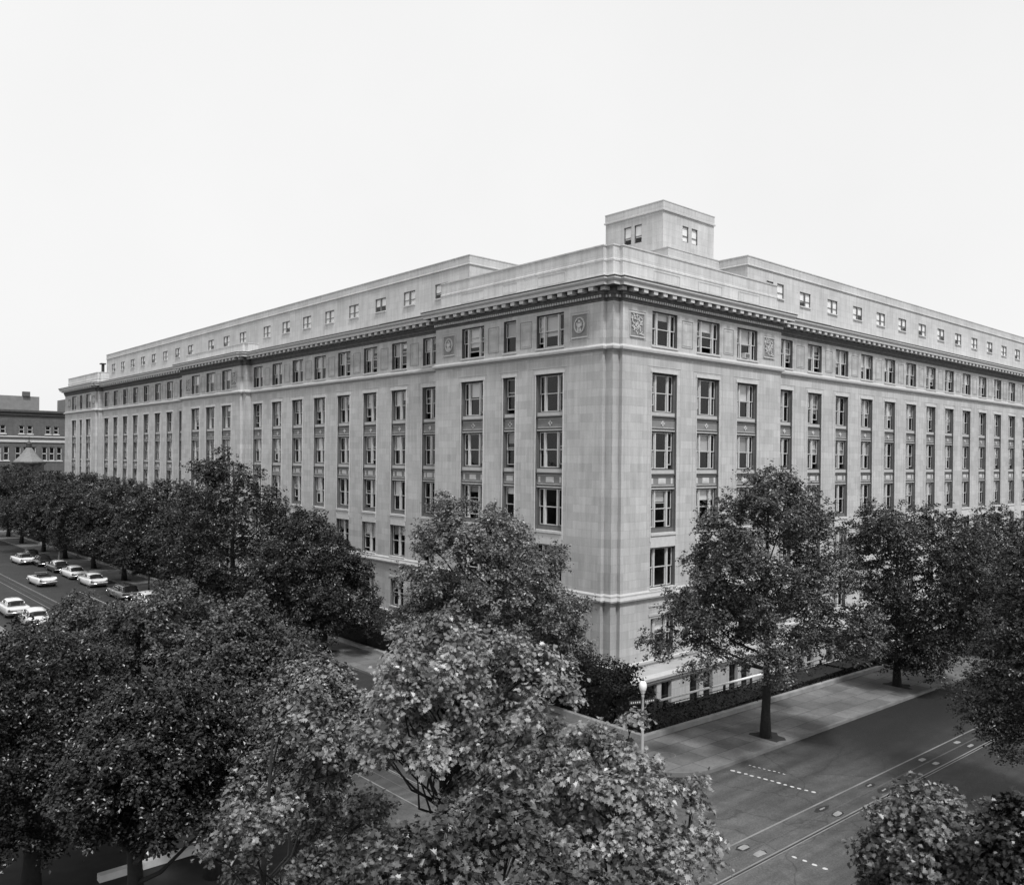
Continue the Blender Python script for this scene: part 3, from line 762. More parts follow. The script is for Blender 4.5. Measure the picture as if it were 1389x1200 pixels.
for c in bw_[:40]:
    b = MB().mat(IRON); b.box((-.56, .0, 0), (-.5, .05, 2.18)); b.box((.5, .0, 0), (.56, .05, 2.18)); b.box((-.5, 0, 1.1), (.5, .05, 1.16)); b.box((-.5, 0, 2.12), (.5, .05, 2.18))
    o = b.build("basement_window", bld, loc=(c, TY0 + .28, -2.7)); g = MB().mat(GLASS); g.face([(-.5, .03, .02), (.5, .03, .02), (.5, .03, 2.14), (-.5, .03, 2.14)]); g.build("glass", o)
rmb = MB().mat(DARKROOM); rmb.face([(-.1, -.7, -5), (XE - .1, -.7, -5), (XE - .1, -.7, -.02), (-.1, -.7, -.02)]); rmb.build("inner_wall", bld)
b = MB().mat(plain('area_concrete', .07, .9, 1, .3))
b.face([(-2, -7.2, -3.3), (XE, -7.2, -4.8), (XE, TY0, -4.8), (-2, TY0, -3.3)])
b.face([(-2, -7.18, -3.3), (XE, -7.18, -4.9), (XE, -7.18, gz(XE) + .12), (-2, -7.18, gz(-2) + .12)]); b.face([(-2, -7.2, -3.3), (-2, 1.5, -3.3), (-2, 1.5, .14), (-2, -7.2, .14)])
setp(b.build("area_way"), kind='structure')
# railing along the area way
rl = empty("area_railing", (-3.4, -7.45, gz(-3.4) + .1), "pale pipe railing on dark posts between the hedge and the basement windows", "railing")
def zr(x): return gz(x) - gz(-3.4)
b = MB().mat(RAILM); b.tube([(-.4, 0, .56), (30, 0, .56 + zr(26.6)), (90, 0, .56 + zr(86.6))], .075, 8); b.build("rail", rl)
b = MB().mat(IRON); b.tube([(-.4, 0, .25), (30, 0, .25 + zr(26.6)), (90, 0, .25 + zr(86.6))], .025, 6); b.build("lower_rail", rl)
for kx in range(0, 91, 3):
    b = MB().mat(IRON); b.box((-.06, -.06, -.1), (.06, .06, .52)); b.build("post", rl, loc=(kx, 0, zr(kx - 3.4)))

# ------------------------------------------------------------------ leaves and trees
def leaf_shape(kind):
    if kind == 'maple':
        half = [(0, -.5), (.10, -.40), (.36, -.36), (.27, -.20), (.52, -.02), (.27, .06), (.33, .30), (.12, .22), (0, .52)]
        r = np.array([(x, y, .30 * x - .12 * y * y) for x, y in half]); l = r * np.array([-1, 1, 1])
        v = np.concatenate([r, l[::-1]]); return v, [len(half), len(half)]
    r = np.array([(0, -.5, 0), (.36, -.05, .10), (.0, .5, -.05)]); l = np.array([(0, .5, -.05), (-.36, -.05, .10), (0, -.5, 0)])
    return np.concatenate([r, l]), [3, 3]
def leaf_mesh(name, pos, nrm, size, kind, mat_, rng):
    n = len(pos); v, fs = leaf_shape(kind); k = len(v)
    nrm = nrm / np.linalg.norm(nrm, axis=1)[:, None]
    t = rng.normal(size=(n, 3)); t -= (t * nrm).sum(1)[:, None] * nrm; t /= np.linalg.norm(t, axis=1)[:, None]
    bt = np.cross(nrm, t)
    V = pos[:, None, :] + size[:, None, None] * (v[None, :, 0:1] * bt[:, None, :] + v[None, :, 1:2] * t[:, None, :] + v[None, :, 2:3] * nrm[:, None, :])
    V = V.reshape(-1, 3).astype(np.float32)
    me = bpy.data.meshes.new(name); me.vertices.add(len(V)); me.vertices.foreach_set('co', V.ravel())
    nf = n * len(fs); me.loops.add(n * k); me.loops.foreach_set('vertex_index', np.arange(n * k, dtype=np.int32))
    me.polygons.add(nf); starts = (np.arange(n)[:, None] * k + np.cumsum([0] + fs[:-1])[None, :]).ravel().astype(np.int32)
    me.polygons.foreach_set('loop_start', starts)
    me.update(calc_edges=True); me.materials.append(mat_); return me
def at(px, py, dep):
    return CAM + dep * (fwd + Rr * ((px - pcx) / f) - Uu * ((py - pcy) / f))
def crown_arrays(rng, prof, lat, dpt, nlobe, nleaf, size, lobe_r, hang=0.0, cover=1.0, shoots=4):
    """prof: (z, left, right) rows from the top down, in metres about the trunk axis along the lateral vector"""
    zs = np.array([p[0] for p in prof])[::-1]; ls = np.array([p[1] for p in prof])[::-1]; rs = np.array([p[2] for p in prof])[::-1]
    # weight z by cross-section circumference
    zz = np.linspace(zs[0], zs[-1], 60); wgt = np.interp(zz, zs, rs - ls) ** .95 + .6; wgt /= wgt.sum()
    lobes = []
    tries = 0
    while len(lobes) < nlobe and tries < nlobe * 40:
        tries += 1
        z = rng.choice(zz, p=wgt) + rng.normal() * .1; z = min(max(z, zs[0]), zs[-1])
        l_ = np.interp(z, zs, ls); r_ = np.interp(z, zs, rs); c = (l_ + r_) / 2; R = (r_ - l_) / 2
        rl = lobe_r * rng.uniform(.5, 1.35) * min(1, .45 + R / (3.0 * lobe_r)); 
        a = rng.uniform(0, 2 * PI); fr = math.sqrt(rng.uniform(.10, 1.0)); rr = max(0, R - rl * .55) * fr
        p = np.array([c + rr * math.cos(a), rr * math.sin(a), z - rl * .3])
        if any(np.linalg.norm((p - q[0]) * (1, 1, 1.3)) < .62 * (rl + q[1]) * .75 for q in lobes): continue
        lobes.append((p, rl))
    tot = sum(q[1] ** 2 for q in lobes); P = []; Nn = []
    for p, rl in lobes:
        n = int(nleaf * rl * rl / tot); used = 0; axis_out = p.copy(); axis_out[2] = 0; axis_out /= (np.linalg.norm(axis_out) + 1e-6)
        while used < n:
            rp = size * rng.uniform(1.0, 2.3); k = max(7, int(cover * PI * rp * rp / (.42 * size * size)))
            d = rng.normal(size=3); d[2] = d[2] * .9 + .15; d /= np.linalg.norm(d); c = d * rl * rng.uniform(.25, 1.25) ** .7; c[2] *= 1.0
            o2 = c.copy(); o2[2] = 0; o2 = o2 / (np.linalg.norm(o2) + .3 * rl) + .35 * axis_out
            th = rng.uniform(0, 2 * PI, k); r_ = rp * rng.uniform(0, 1, k) ** .55; ragged = 1 + .25 * np.sin(th * rng.integers(3, 6) + rng.uniform(0, 6))
            x = r_ * np.cos(th) * ragged; y = r_ * np.sin(th) * ragged
            z = -.32 * (r_ / rp) ** 2 * rp + rng.normal(size=k) * .22 * rp - (x * o2[0] + y * o2[1]) * .45
            P.append(p + c + np.stack([x, y, z], 1))
            rad = np.stack([x, y, np.zeros(k)], 1) / rp
            Nn.append(np.array([0, 0, 1.0]) + rad * (.55 + hang) + o2[None] * .5 + rng.normal(size=(k, 3)) * .48)
            used += k
        for _ in range(shoots):   # loose shoots standing out of the crown
            d = rng.normal(size=3); d[2] = abs(d[2]) * 1.1 + .1; d = d / np.linalg.norm(d) + .5 * axis_out; d /= np.linalg.norm(d)
            k = int(rng.integers(9, 18)); t_ = rng.uniform(.8, rng.uniform(1.3, 2.0), k)
            P.append(p + d[None] * (t_ * rl)[:, None] + rng.normal(size=(k, 3)) * size * .55 + np.array([0, 0, -.25]) * ((t_ - .8) ** 2 * rl)[:, None])
            Nn.append(np.array([0, 0, 1.0]) + rng.normal(size=(k, 3)) * .6 + d[None] * .3)
    P = np.concatenate(P); Nn = np.concatenate(Nn)
    w = lambda A: A[:, 0:1] * lat[None] + A[:, 1:2] * dpt[None] + A[:, 2:3] * np.array([[0, 0, 1.0]])
    P = w(P); Nn = w(Nn); S = size * rng.uniform(.65, 1.25, len(P))
    L_ = [(w(p[None])[0], rl) for p, rl in lobes]
    return P, Nn, S, L_
def trunk_mesh(rng, lobes, r0, fork, ztop, zbot, lean=(0, 0), limbs=26, visible_scale=1.0):
    b = MB().mat(BARK)
    def axis(z):
        t = max(0, z) / ztop
        return Vector((lean[0] * t + .12 * math.sin(z * .8), lean[1] * t + .10 * math.cos(z * .7), z))
    n = 9; pts = [axis(zbot + (ztop * .92 - zbot) * k / n) for k in range(n + 1)]; pts[0] = Vector((0, 0, -.25))
    rad = [r0 * (1.35 if k == 0 else 1) * max(.12, (1 - .85 * (k / n) ** 1.1)) for k in range(n + 1)]
    b.tube(pts, rad, 10)
    order = list(range(len(lobes))); rng.shuffle(order)
    for i in order[:limbs]:
        p, rl = lobes[i]; p = Vector(p); hz = max(fork, min(ztop * .85, p.z - .55 * Vector((p.x, p.y)).length - rng.uniform(.2, .8)))
        s = axis(hz); m1 = s.lerp(p, .4) + Vector((0, 0, -.06 * (p - s).length)) + Vector(rng.normal(size=3) * .12); m2 = s.lerp(p, .75) + Vector(rng.normal(size=3) * .12)
        rr = r0 * (.36 - .18 * hz / ztop) * visible_scale; b.tube([s, m1, m2, p], [rr, rr * .7, rr * .45, rr * .22], 6, False)
        for _ in range(4):
            dv = Vector(rng.normal(size=3)); dv.z = abs(dv.z) * .6; q = p + dv.normalized() * rl * .85
            b.tube([m2, p.lerp(q, .4), q], [rr * .32, rr * .2, rr * .08], 4, False)
    return b
def px_profile(rows, dep, base):
    lat = Vector((Rr.x, Rr.y, 0)).normalized(); c0 = (base - CAM).dot(Rr)
    out = []
    for py, xl, xr in rows:
        z = CAM.z - (py - pcy + (-.0101) * ((xl + xr) / 2 - pcx)) / f * dep - base.z
        out.append((z, (xl - pcx) / f * dep - c0, (xr - pcx) / f * dep - c0))
    return out
LAT = np.array([Rr.x, Rr.y, 0]); LAT /= np.linalg.norm(LAT); DPT = np.array([-LAT[1], LAT[0], 0])
def tree(name, xy, rows, label, mat_, group, nlobe=60, nleaf=22000, size=.26, lobe_r=1.3, kind='simple', r0=.28, fork=3.2, hang=0, seed=1, prof=None, limbs=26, vs=1.0):
    rng = np.random.default_rng(seed)
    if kind == 'maple': size *= .60; nleaf = int(nleaf * .58); nlobe = int(nlobe * .60); lobe_r *= .62
    else: size *= .62; nleaf = int(nleaf * 1.9); nlobe = int(nlobe * 2.6); lobe_r *= .60
    base = Vector((xy[0], xy[1], gz(xy[0]))); dep = (base - CAM).dot(fwd)
    if prof is None: prof = px_profile(rows, dep, base)
    P, Nn, S, Lb = crown_arrays(rng, prof, LAT, DPT, nlobe, nleaf, size, lobe_r, hang)
    root = empty(name, base, label, "tree", group)
    me = leaf_mesh("crown", P, Nn, S, kind, mat_, rng)
    o = bpy.data.objects.new("crown", me); col.objects.link(o); o.parent = root
    t = trunk_mesh(rng, Lb, r0, fork, prof[0][0], 0, limbs=limbs, visible_scale=vs).build("trunk", root, smooth=True)
    return root
def copy_tree_to(root, xy, rz, s, label):
    c = root.copy(); col.objects.link(c); c.location = (xy[0], xy[1], gz(xy[0])); c.rotation_euler = (0, 0, rz); c.scale = (s, s, s); c['label'] = label
    for ch in list(root.children): link_copy(ch, c)
    return c
GR = "street trees along the right sidewalk"; GL = "street trees along the left sidewalk"; GN = "trees on the near side of the junction"
tree("street_tree", (-3.12, -14.05), [(630, 1026, 1056), (645, 1000, 1085), (665, 975, 1112), (700, 945, 1140), (735, 920, 1160), (765, 905, 1175), (800, 905, 1180), (840, 895, 1195), (856, 856, 1200), (868, 834, 1190), (876, 900, 1150)],
     "tall broad tree on the right sidewalk with its dark trunk beside the large round cover", LEAF_MID, GR, 92, 42000, .24, 1.15, seed=11, r0=.25, fork=3.6)
tree("street_tree", (13.95, -13.4), [(686, 1190, 1220), (700, 1150, 1325), (725, 1135, 1350), (770, 1130, 1365), (820, 1150, 1352), (860, 1160, 1340), (890, 1180, 1300), (903, 1200, 1250)],
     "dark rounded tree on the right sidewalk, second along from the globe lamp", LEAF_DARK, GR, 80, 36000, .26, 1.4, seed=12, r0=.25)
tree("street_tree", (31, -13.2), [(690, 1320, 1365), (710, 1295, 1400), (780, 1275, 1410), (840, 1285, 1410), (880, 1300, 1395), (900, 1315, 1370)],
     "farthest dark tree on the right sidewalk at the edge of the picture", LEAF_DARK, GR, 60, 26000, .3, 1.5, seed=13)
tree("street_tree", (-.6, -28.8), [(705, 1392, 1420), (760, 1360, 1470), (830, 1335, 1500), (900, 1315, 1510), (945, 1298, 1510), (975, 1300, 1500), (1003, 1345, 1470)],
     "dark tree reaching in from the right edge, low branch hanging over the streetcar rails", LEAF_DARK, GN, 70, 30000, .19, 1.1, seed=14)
tree("street_tree", (-11.2, -.6), [(674, 588, 612), (682, 582, 665), (698, 575, 715), (725, 558, 745), (755, 540, 775), (790, 530, 785), (820, 520, 800), (850, 515, 808), (880, 535, 812), (905, 580, 800)],
     "bushy light grey tree in front of the building corner, branches showing in its middle", LEAF_SOFT, GL, 80, 42000, .27, 1.2, seed=15, r0=.3, fork=3.0)
tree("street_tree", (-11.6, 18.3), [(692, 400, 430), (710, 365, 452), (745, 345, 482), (775, 340, 505), (803, 350, 518), (826, 365, 520), (846, 390, 512)],
     "dark tree on the left sidewalk whose thin trunk stands clear against the pavement", LEAF_DARK, GL, 60, 30000, .28, 1.3, seed=16, r0=.26)
tree("street_tree", (-11.5, 35), [(612, 292, 318), (630, 262, 345), (660, 232, 375), (700, 205, 405), (740, 200, 415), (780, 205, 415), (815, 240, 400)],
     "tallest dark tree of the left row, its top against the middle pavilion", LEAF_DARK, GL, 70, 32000, .32, 1.6, seed=17)
arch = [(11.8, -.4, .5), (11.1, -3.0, 2.8), (9.7, -4.8, 4.5), (7.6, -5.8, 5.6), (5.6, -6.0, 5.9), (4.0, -5.2, 5.2), (3.2, -2.5, 2.6)]
t0 = tree("street_tree", (-11.5, 52), None, "dark tree beside the sign post, just beyond the tallest tree of the left row", LEAF_DARK, GL, 60, 24000, .34, 1.5, seed=18, prof=arch)
for i, (x, y, s, lab) in enumerate(((-11.3, 66, .98, "dark tree behind the white car with tail fins"), (-10.9, 79.6, 1.02, "dark leaning-shadow tree beside the second pale parked car"), (-11, 93, 1.0, "tree beside the black parked cars under the end pavilion"),
        (-11.3, 104, 1.0, "tree beyond the black parked cars, in front of the end pavilion's corner"), (-11, 120, 1.03, "tree below the turret roof, one before the last of the left row"), (-10.2, 134, 1.05, "last tree of the left row, against the brick building"))):
    copy_tree_to(t0, (x, y), 1.1 * (i + 1), s, lab)
# near side of the left street
tree("street_tree", (-31.8, -4.2), [(796, 205, 245), (810, 180, 290), (835, 130, 325), (870, 100, 350), (920, 90, 370), (980, 90, 370), (1040, 120, 350)],
     "dense tree filling the left of the picture, its flat top beside the pale sedan", LEAF_MID, GN, 70, 42000, .21, 1.0, seed=21)
tree("street_tree", (-31.3, -10.4), [(812, 318, 345), (830, 285, 362), (862, 255, 388), (892, 240, 425), (925, 225, 470), (970, 220, 485), (1020, 240, 460)],
     "dense tree left of the middle, crown under the clear trunk on the left sidewalk", LEAF_MID, GN, 75, 44000, .19, .95, seed=22)
tree("street_tree", (-33, 3.5), [(803, 95, 115), (822, 75, 142), (852, 45, 160), (890, 20, 180), (950, 10, 180), (1000, 20, 160)],
     "small loose-topped tree right below the pale sedan at the left", LEAF_MID, GN, 45, 22000, .2, .85, seed=23)
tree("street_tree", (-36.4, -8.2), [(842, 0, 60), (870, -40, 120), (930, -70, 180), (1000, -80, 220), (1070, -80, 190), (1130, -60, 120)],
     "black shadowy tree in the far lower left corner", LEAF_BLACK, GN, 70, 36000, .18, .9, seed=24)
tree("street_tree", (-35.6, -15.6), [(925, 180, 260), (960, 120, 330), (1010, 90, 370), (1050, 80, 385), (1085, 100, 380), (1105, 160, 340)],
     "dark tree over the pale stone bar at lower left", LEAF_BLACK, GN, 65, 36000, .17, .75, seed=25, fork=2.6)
tree("street_tree", (-32.6, -19.0), [(897, 408, 440), (915, 385, 470), (945, 355, 495), (980, 335, 500), (1030, 320, 470), (1090, 320, 450)],
     "grey-leaved tree left of the bright front tree, against the left street", LEAF_SOFT, GN, 55, 34000, .17, .7, seed=26)
tree("maple_tree", (-34.85, -28.2), [(829, 592, 606), (842, 582, 618), (862, 562, 650), (880, 505, 720), (900, 488, 755), (930, 470, 770), (965, 462, 772), (995, 480, 772), (1030, 520, 765), (1070, 560, 750)],
     "bright maple in the front centre, its pointed top standing over the street", LEAF_PALE, GN, 125, 26000, .15, .42, kind='maple', seed=31, r0=.15, fork=8.3, hang=.5, limbs=90, vs=.75)
tree("maple_tree", (-36.5, -25.5), [(940, 380, 430), (975, 335, 475), (1030, 300, 505), (1080, 280, 530), (1130, 275, 560), (1180, 260, 610), (1215, 255, 640)],
     "grey maple low in the front, left of the bright maple's forked trunk", LEAF_SOFT, GN, 95, 22000, .15, .42, kind='maple', seed=32, r0=.13, fork=6, hang=.5, limbs=50, vs=.7)
tree("maple_tree", (-33.6, -30.9), [(968, 838, 860), (985, 795, 864), (1010, 735, 866), (1035, 710, 880), (1052, 700, 930), (1080, 695, 985), (1110, 690, 990), (1145, 705, 965), (1190, 720, 900)],
     "small bright maple in the front, right of centre, beneath the globe lamp", LEAF_PALE, GN, 105, 20000, .145, .36, kind='maple', seed=33, r0=.12, fork=5.5, hang=.5, limbs=50, vs=.7)
tree("maple_tree", (-37.6, -31.8), [(1118, 560, 700), (1145, 500, 820), (1175, 470, 880), (1215, 440, 930), (1260, 430, 940)],
     "soft dark maple crown along the bottom edge below the bright maples", LEAF_MID, GN, 80, 15000, .14, .32, kind='maple', seed=34, r0=.1, fork=5, limbs=30)
tree("maple_tree", (-30.3, -33.9), [(1070, 1225, 1260), (1082, 1185, 1315), (1100, 1168, 1332), (1135, 1165, 1340), (1165, 1155, 1345), (1215, 1120, 1350)],
     "small maple in the lower right corner beside the streetcar rails", LEAF_SOFT, GN, 100, 20000, .145, .36, kind='maple', seed=35, r0=.12, fork=5, hang=.2, limbs=40)
tree("maple_tree", (-29.8, -36.2), [(1085, 1368, 1395), (1105, 1348, 1430), (1130, 1325, 1450), (1215, 1310, 1460)],
     "black maple cut by the right edge in the lower right corner", LEAF_BLACK, GN, 70, 14000, .145, .38, kind='maple', seed=36, r0=.12, fork=5, limbs=24)

# hedges and shrubs
def hedge(name, label, rects, h, dens, seed, cat="hedge", jag=.25, group="dark hedges round the building"):
    rng = np.random.default_rng(seed); P = []; Nn = []
    ax, ay = rects[0][0], rects[0][2]
    core = MB().mat(HEDGE)
    for x0, x1, y0, y1 in rects:
        area = (x1 - x0) * (y1 - y0) + 2 * h * ((x1 - x0) + (y1 - y0)); n = int(area * dens)
        x = rng.uniform(x0, x1, n); y = rng.uniform(y0, y1, n)
        bumpy = h * (1 - jag * .5 + jag * (.5 * np.sin(x * 1.9 + seed) * np.cos(y * 1.3) + .5 * np.sin(x * .7 + y * .9)))
        face = rng.random(n); ztop = bumpy; z = np.where(face < .5, ztop, rng.uniform(.1, 1, n) * ztop)
        side = rng.integers(0, 4, n); sd = face >= .5
        x = np.where(sd & (side == 0), x0, x); x = np.where(sd & (side == 1), x1, x); y = np.where(sd & (side == 2), y0, y); y = np.where(sd & (side == 3), y1, y)
        nx = np.where(sd & (side == 0), -1., 0) + np.where(sd & (side == 1), 1., 0); ny = np.where(sd & (side == 2), -1., 0) + np.where(sd & (side == 3), 1., 0)
        g = np.array([gz(v) for v in x])
        P.append(np.stack([x + rng.normal(size=n) * .13, y + rng.normal(size=n) * .13, z + g + .08 + rng.normal(size=n) * .10], 1)); Nn.append(np.stack([nx, ny, np.where(sd, .4, 1.)], 1) + rng.normal(size=(n, 3)) * .5)
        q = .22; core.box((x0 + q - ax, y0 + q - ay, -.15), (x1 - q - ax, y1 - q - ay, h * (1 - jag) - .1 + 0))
    P = np.concatenate(P) - np.array([ax, ay, gz(ax)]); Nn = np.concatenate(Nn)
    root = empty(name, (ax, ay, gz(ax)), label, cat, group)
    me = leaf_mesh("foliage", P, Nn, .17 * rng.uniform(.6, 1.3, len(P)), 'simple', HEDGE, rng)
    o = bpy.data.objects.new("foliage", me); col.objects.link(o); o.parent = root
    core.build("branches", root)
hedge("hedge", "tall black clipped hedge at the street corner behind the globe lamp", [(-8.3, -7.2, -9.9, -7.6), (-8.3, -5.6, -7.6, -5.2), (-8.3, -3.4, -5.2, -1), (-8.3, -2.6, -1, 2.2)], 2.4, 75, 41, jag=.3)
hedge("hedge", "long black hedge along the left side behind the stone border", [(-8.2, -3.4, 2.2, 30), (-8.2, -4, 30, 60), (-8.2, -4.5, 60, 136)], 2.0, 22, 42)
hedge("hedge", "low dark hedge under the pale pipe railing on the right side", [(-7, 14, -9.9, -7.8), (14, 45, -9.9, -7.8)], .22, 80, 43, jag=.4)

# ------------------------------------------------------------------ street lamp
POLE = plain("lamp_paint", .38, .5, 5, .1)
def globemat():
    m, nt, b = newmat("milk_glass"); b.inputs['Base Color'].default_value = (.85, .85, .85, 1); b.inputs['Roughness'].default_value = .15; return m
GLOBE = globemat()
def lamp(loc, label, plates=True):
    root = empty("street_lamp", loc, label, "street lamp", "globe street lamps")
    b = MB().mat(POLE); b.lathe([(.0, -.1), (.2, -.1), (.2, .12), (.15, .2), (.13, .55), (.09, .65), (.075, .8), (.065, 2.6), (.055, 3.3), (.075, 3.34), (.075, 3.40), (.055, 3.44), (.09, 3.50), (.12, 3.56), (.0, 3.57)], 14)
    b.build("pole", root, smooth=True)
    b = MB().mat(GLOBE); b.lathe([(.0, 3.56), (.10, 3.57), (.15, 3.66), (.19, 3.80), (.185, 3.92), (.14, 4.03), (.08, 4.09), (.0, 4.1)], 16); b.build("lamp_globe", root, smooth=True)
    b = MB().mat(IRON); b.lathe([(.0, 4.08), (.07, 4.09), (.055, 4.14), (.02, 4.17), (.03, 4.21), (.0, 4.28)], 10); b.build("finial", root, smooth=True)
    if plates:
        for rz, s in ((2.75, 0), (-.25, 1)):
            b = MB().mat(IRON); b.box((.06, -.012, -.09), (.72, .012, .09)); b.tube([(0, 0, 0), (.1, 0, 0)], .02, 6)
            b.mat(PAINT)
            for k in range(5): b.box((.14 + k * .11, -.016, -.035), (.14 + k * .11 + .06, .016, .035))
            o = b.build("name_plate", root, loc=(0, 0, 3.1 + .0)); o.rotation_euler = (0, 0, rz)
    return root
lamp((-11.9, -12.95, gz(-11.9)), "pale globe street lamp with two name plates at the street corner")
lamp((-12.0, 92, gz(-12)), "far globe lamp on the left sidewalk beyond the black parked cars", False)
# sign post by the parked cars on the left
r_ = empty("sign_post", (-11.9, 55.8, gz(-12)), "dark post with a small white head on the left sidewalk beside the dark wagon", "sign post")
b = MB().mat(IRON); b.box((-.12, -.12, -.1), (.12, .12, .25)); b.tube([(0, 0, .2), (0, 0, 1.9)], .085, 8); b.build("post", r_)
b = MB().mat(plain("white_enamel", .7, .4, 4, .05)); b.box((-.16, -.12, 1.9), (.16, .12, 2.4)); b.lathe([(.0, 2.52), (.12, 2.5), (.2, 2.4), (0, 2.4)], 8); b.build("head", r_)

# ------------------------------------------------------------------ cars of the fifties
CHROME = plain("chrome", .6, .18, 5, .02, metal=1.0)
TYRE = plain("tyre_rubber", .02, .8, 5, .2)
CARGL = plain("car_glass", .02, .08, 2, .1)
LAMPR = plain("tail_lamp", .08, .3, 5, .1)
def paint(n, v): 
    m = plain(n, v, .22, 2, .03); m.node_tree.nodes['Principled BSDF'].inputs['Coat Weight'].default_value = .6; return m
CP = {'white': paint("white_car_paint", .75), 'black': paint("black_car_paint", .025), 'grey': paint("grey_car_paint", .16), 'pale': paint("pale_car_paint", .58)}
def loft(b, secs, closed_ends=True):
    rings = []
    for s in secs:
        i = len(b.v); b.v += s; rings.append(i)
    n = len(secs[0])
    for a, c in zip(rings, rings[1:]):
        for j in range(n): b.f.append((a + j, a + (j + 1) % n, c + (j + 1) % n, c + j)); b.m.append(b.cur)
    if closed_ends:
        b.f.append(tuple(rings[0] + j for j in range(n))); b.m.append(b.cur); b.f.append(tuple(rings[-1] + j for j in range(n))[::-1]); b.m.append(b.cur)
def body_sec(y, hw, zb, zs, zt, fin=0.0, tuck=.08):
    # ring from bottom left round over the top; zs = shoulder height, zt = centre height of the lid
    hs = hw
    pts = [(-hw + tuck, zb), (-hw, zb + .12), (-hw - .0, (zb + zs) / 2), (-hw + .02, zs - .06), (-hw + .07, zs + fin), (-hw + .17, zs + .02 + fin * .3), (-hw * .5, zt), (0, zt + .02)]
    pts += [(-x, z) for x, z in pts[-2::-1]]
    return [(x, y, z) for x, z in pts]
def car(loc, rz, label, c1, c2, style='sedan', wagon=False, openc=False):
    root = empty("parked_car", loc, label, "car", "cars on the left street", rz)
    # y=0 rear bumper, y=5 nose
    Ln = 5.2; rnd = style == 'round'
    fin = .16 if style == 'fins' else (.05 if style == 'sedan' else 0)
    b = MB().mat(c1)
    if rnd:
        S = [(0.0, .45, .45, .62, .66, 0), (.15, .66, .32, .78, .86, 0), (.6, .82, .26, .92, 1.02, 0), (1.3, .88, .25, .98, 1.08, 0), (2.2, .88, .25, .98, 1.06, 0), (3.0, .86, .25, .96, 1.04, 0), (3.8, .8, .26, .9, 1.05, 0), (4.4, .68, .3, .82, .98, 0), (4.75, .42, .4, .66, .75, 0)]
    else:
        S = [(0, .86, .42, .72, .72, fin), (.12, .92, .3, .86, .86, fin), (.6, .95, .25, .9, .92, fin * .9), (1.3, .96, .24, .9, .95, fin * .45), (2.2, .96, .24, .9, .96, .0), (3.2, .95, .24, .9, .95, 0), (4.2, .93, .25, .88, .95, .03), (5.0, .9, .28, .82, .86, .04), (5.2, .86, .38, .7, .7, .03)]
    loft(b, [body_sec(y, hw, zb, zs, zt, fn) for y, hw, zb, zs, zt, fn in S])
    b.build("body", root, smooth=True)
    # greenhouse
    if rnd: G = [(.75, .5, 1.0, 1.02), (1.05, .66, 1.0, 1.38), (1.6, .70, 1.0, 1.55), (2.3, .70, 1.0, 1.58), (2.9, .68, 1.0, 1.48), (3.35, .6, .98, 1.02)]
    elif wagon: G = [(.12, .76, .88, .92), (.35, .74, .88, 1.46), (1.6, .74, .88, 1.54), (3.0, .72, .9, 1.52), (3.55, .68, .9, 1.2), (3.85, .66, .9, .95)]
    else: G = [(.95, .72, .88, .92), (1.45, .68, .88, 1.34), (1.9, .68, .88, 1.45), (2.9, .68, .88, 1.46), (3.3, .68, .88, 1.3), (3.75, .70, .9, .93)]
    if not openc:
        def gsec(y, hw, zb, zt, inset=0, cut=0):
            t = max(zt - zb, .02); pts = [(-hw, zb), (-hw + .04 * t * 2, zb + t * .5), (-hw + .22 * min(1, t), zb + t * .86), (-hw * .55, zt), (0, zt + .015)]
            pts += [(-x, z) for x, z in pts[-2::-1]]
            return [(x, y, z) for x, z in pts]
        g = MB().mat(CARGL); loft(g, [gsec(*q) for q in G]); g.build("window", root, smooth=True)
        r = MB().mat(c2)   # roof shell
        secs = []
        for y, hw, zb, zt in G[1:-1]:
            t = zt - zb; secs.append([(x, y, z + .012) for x, z in [(-hw + .02, zb + t * .72), (-hw + .17 * min(1, t), zb + t * .88), (-hw * .55, zt), (0, zt + .02), (hw * .55, zt), (hw - .17 * min(1, t), zb + t * .88), (hw - .02, zb + t * .72)]])
        loft(r, secs, False)
        for sgn in (-1, 1):   # pillars
            for k in ((1,), (2,), (len(G) - 2,)):
                y, hw, zb, zt = G[k[0]]; t = zt - zb
                r.tube([(sgn * (hw + .015), y - .1 if k[0] == 1 else y, zb), (sgn * (hw - .03), y, zb + t * .75)], .045, 5)
        r.build("roof", root, smooth=True)
    else:
        g = MB().mat(CP['black']); g.box((-.68, 1.5, .9), (.68, 3.3, .985)); g.box((-.62, 1.25, .93), (.62, 1.7, 1.12)); g.box((-.6, 2.2, .95), (.6, 2.4, 1.22)); g.build("folded_top", root)
        g = MB().mat(CHROME); g.tube([(-.68, 3.35, .95), (-.62, 3.2, 1.32), (.62, 3.2, 1.32), (.68, 3.35, .95)], .025, 6); g.build("window_frame", root)
        g = MB().mat(TYRE)
    for y in (0, Ln if not rnd else 4.8):
        m = MB().mat(CHROME); w = .9 if not rnd else .72; s = -1 if y == 0 else 1
        m.tube([(-w, y - s * .18, .5), (-w * .9, y + s * .04, .5), (0, y + s * .09, .5), (w * .9, y + s * .04, .5), (w, y - s * .18, .5)], .075, 8); m.build("bumper", root, smooth=True)
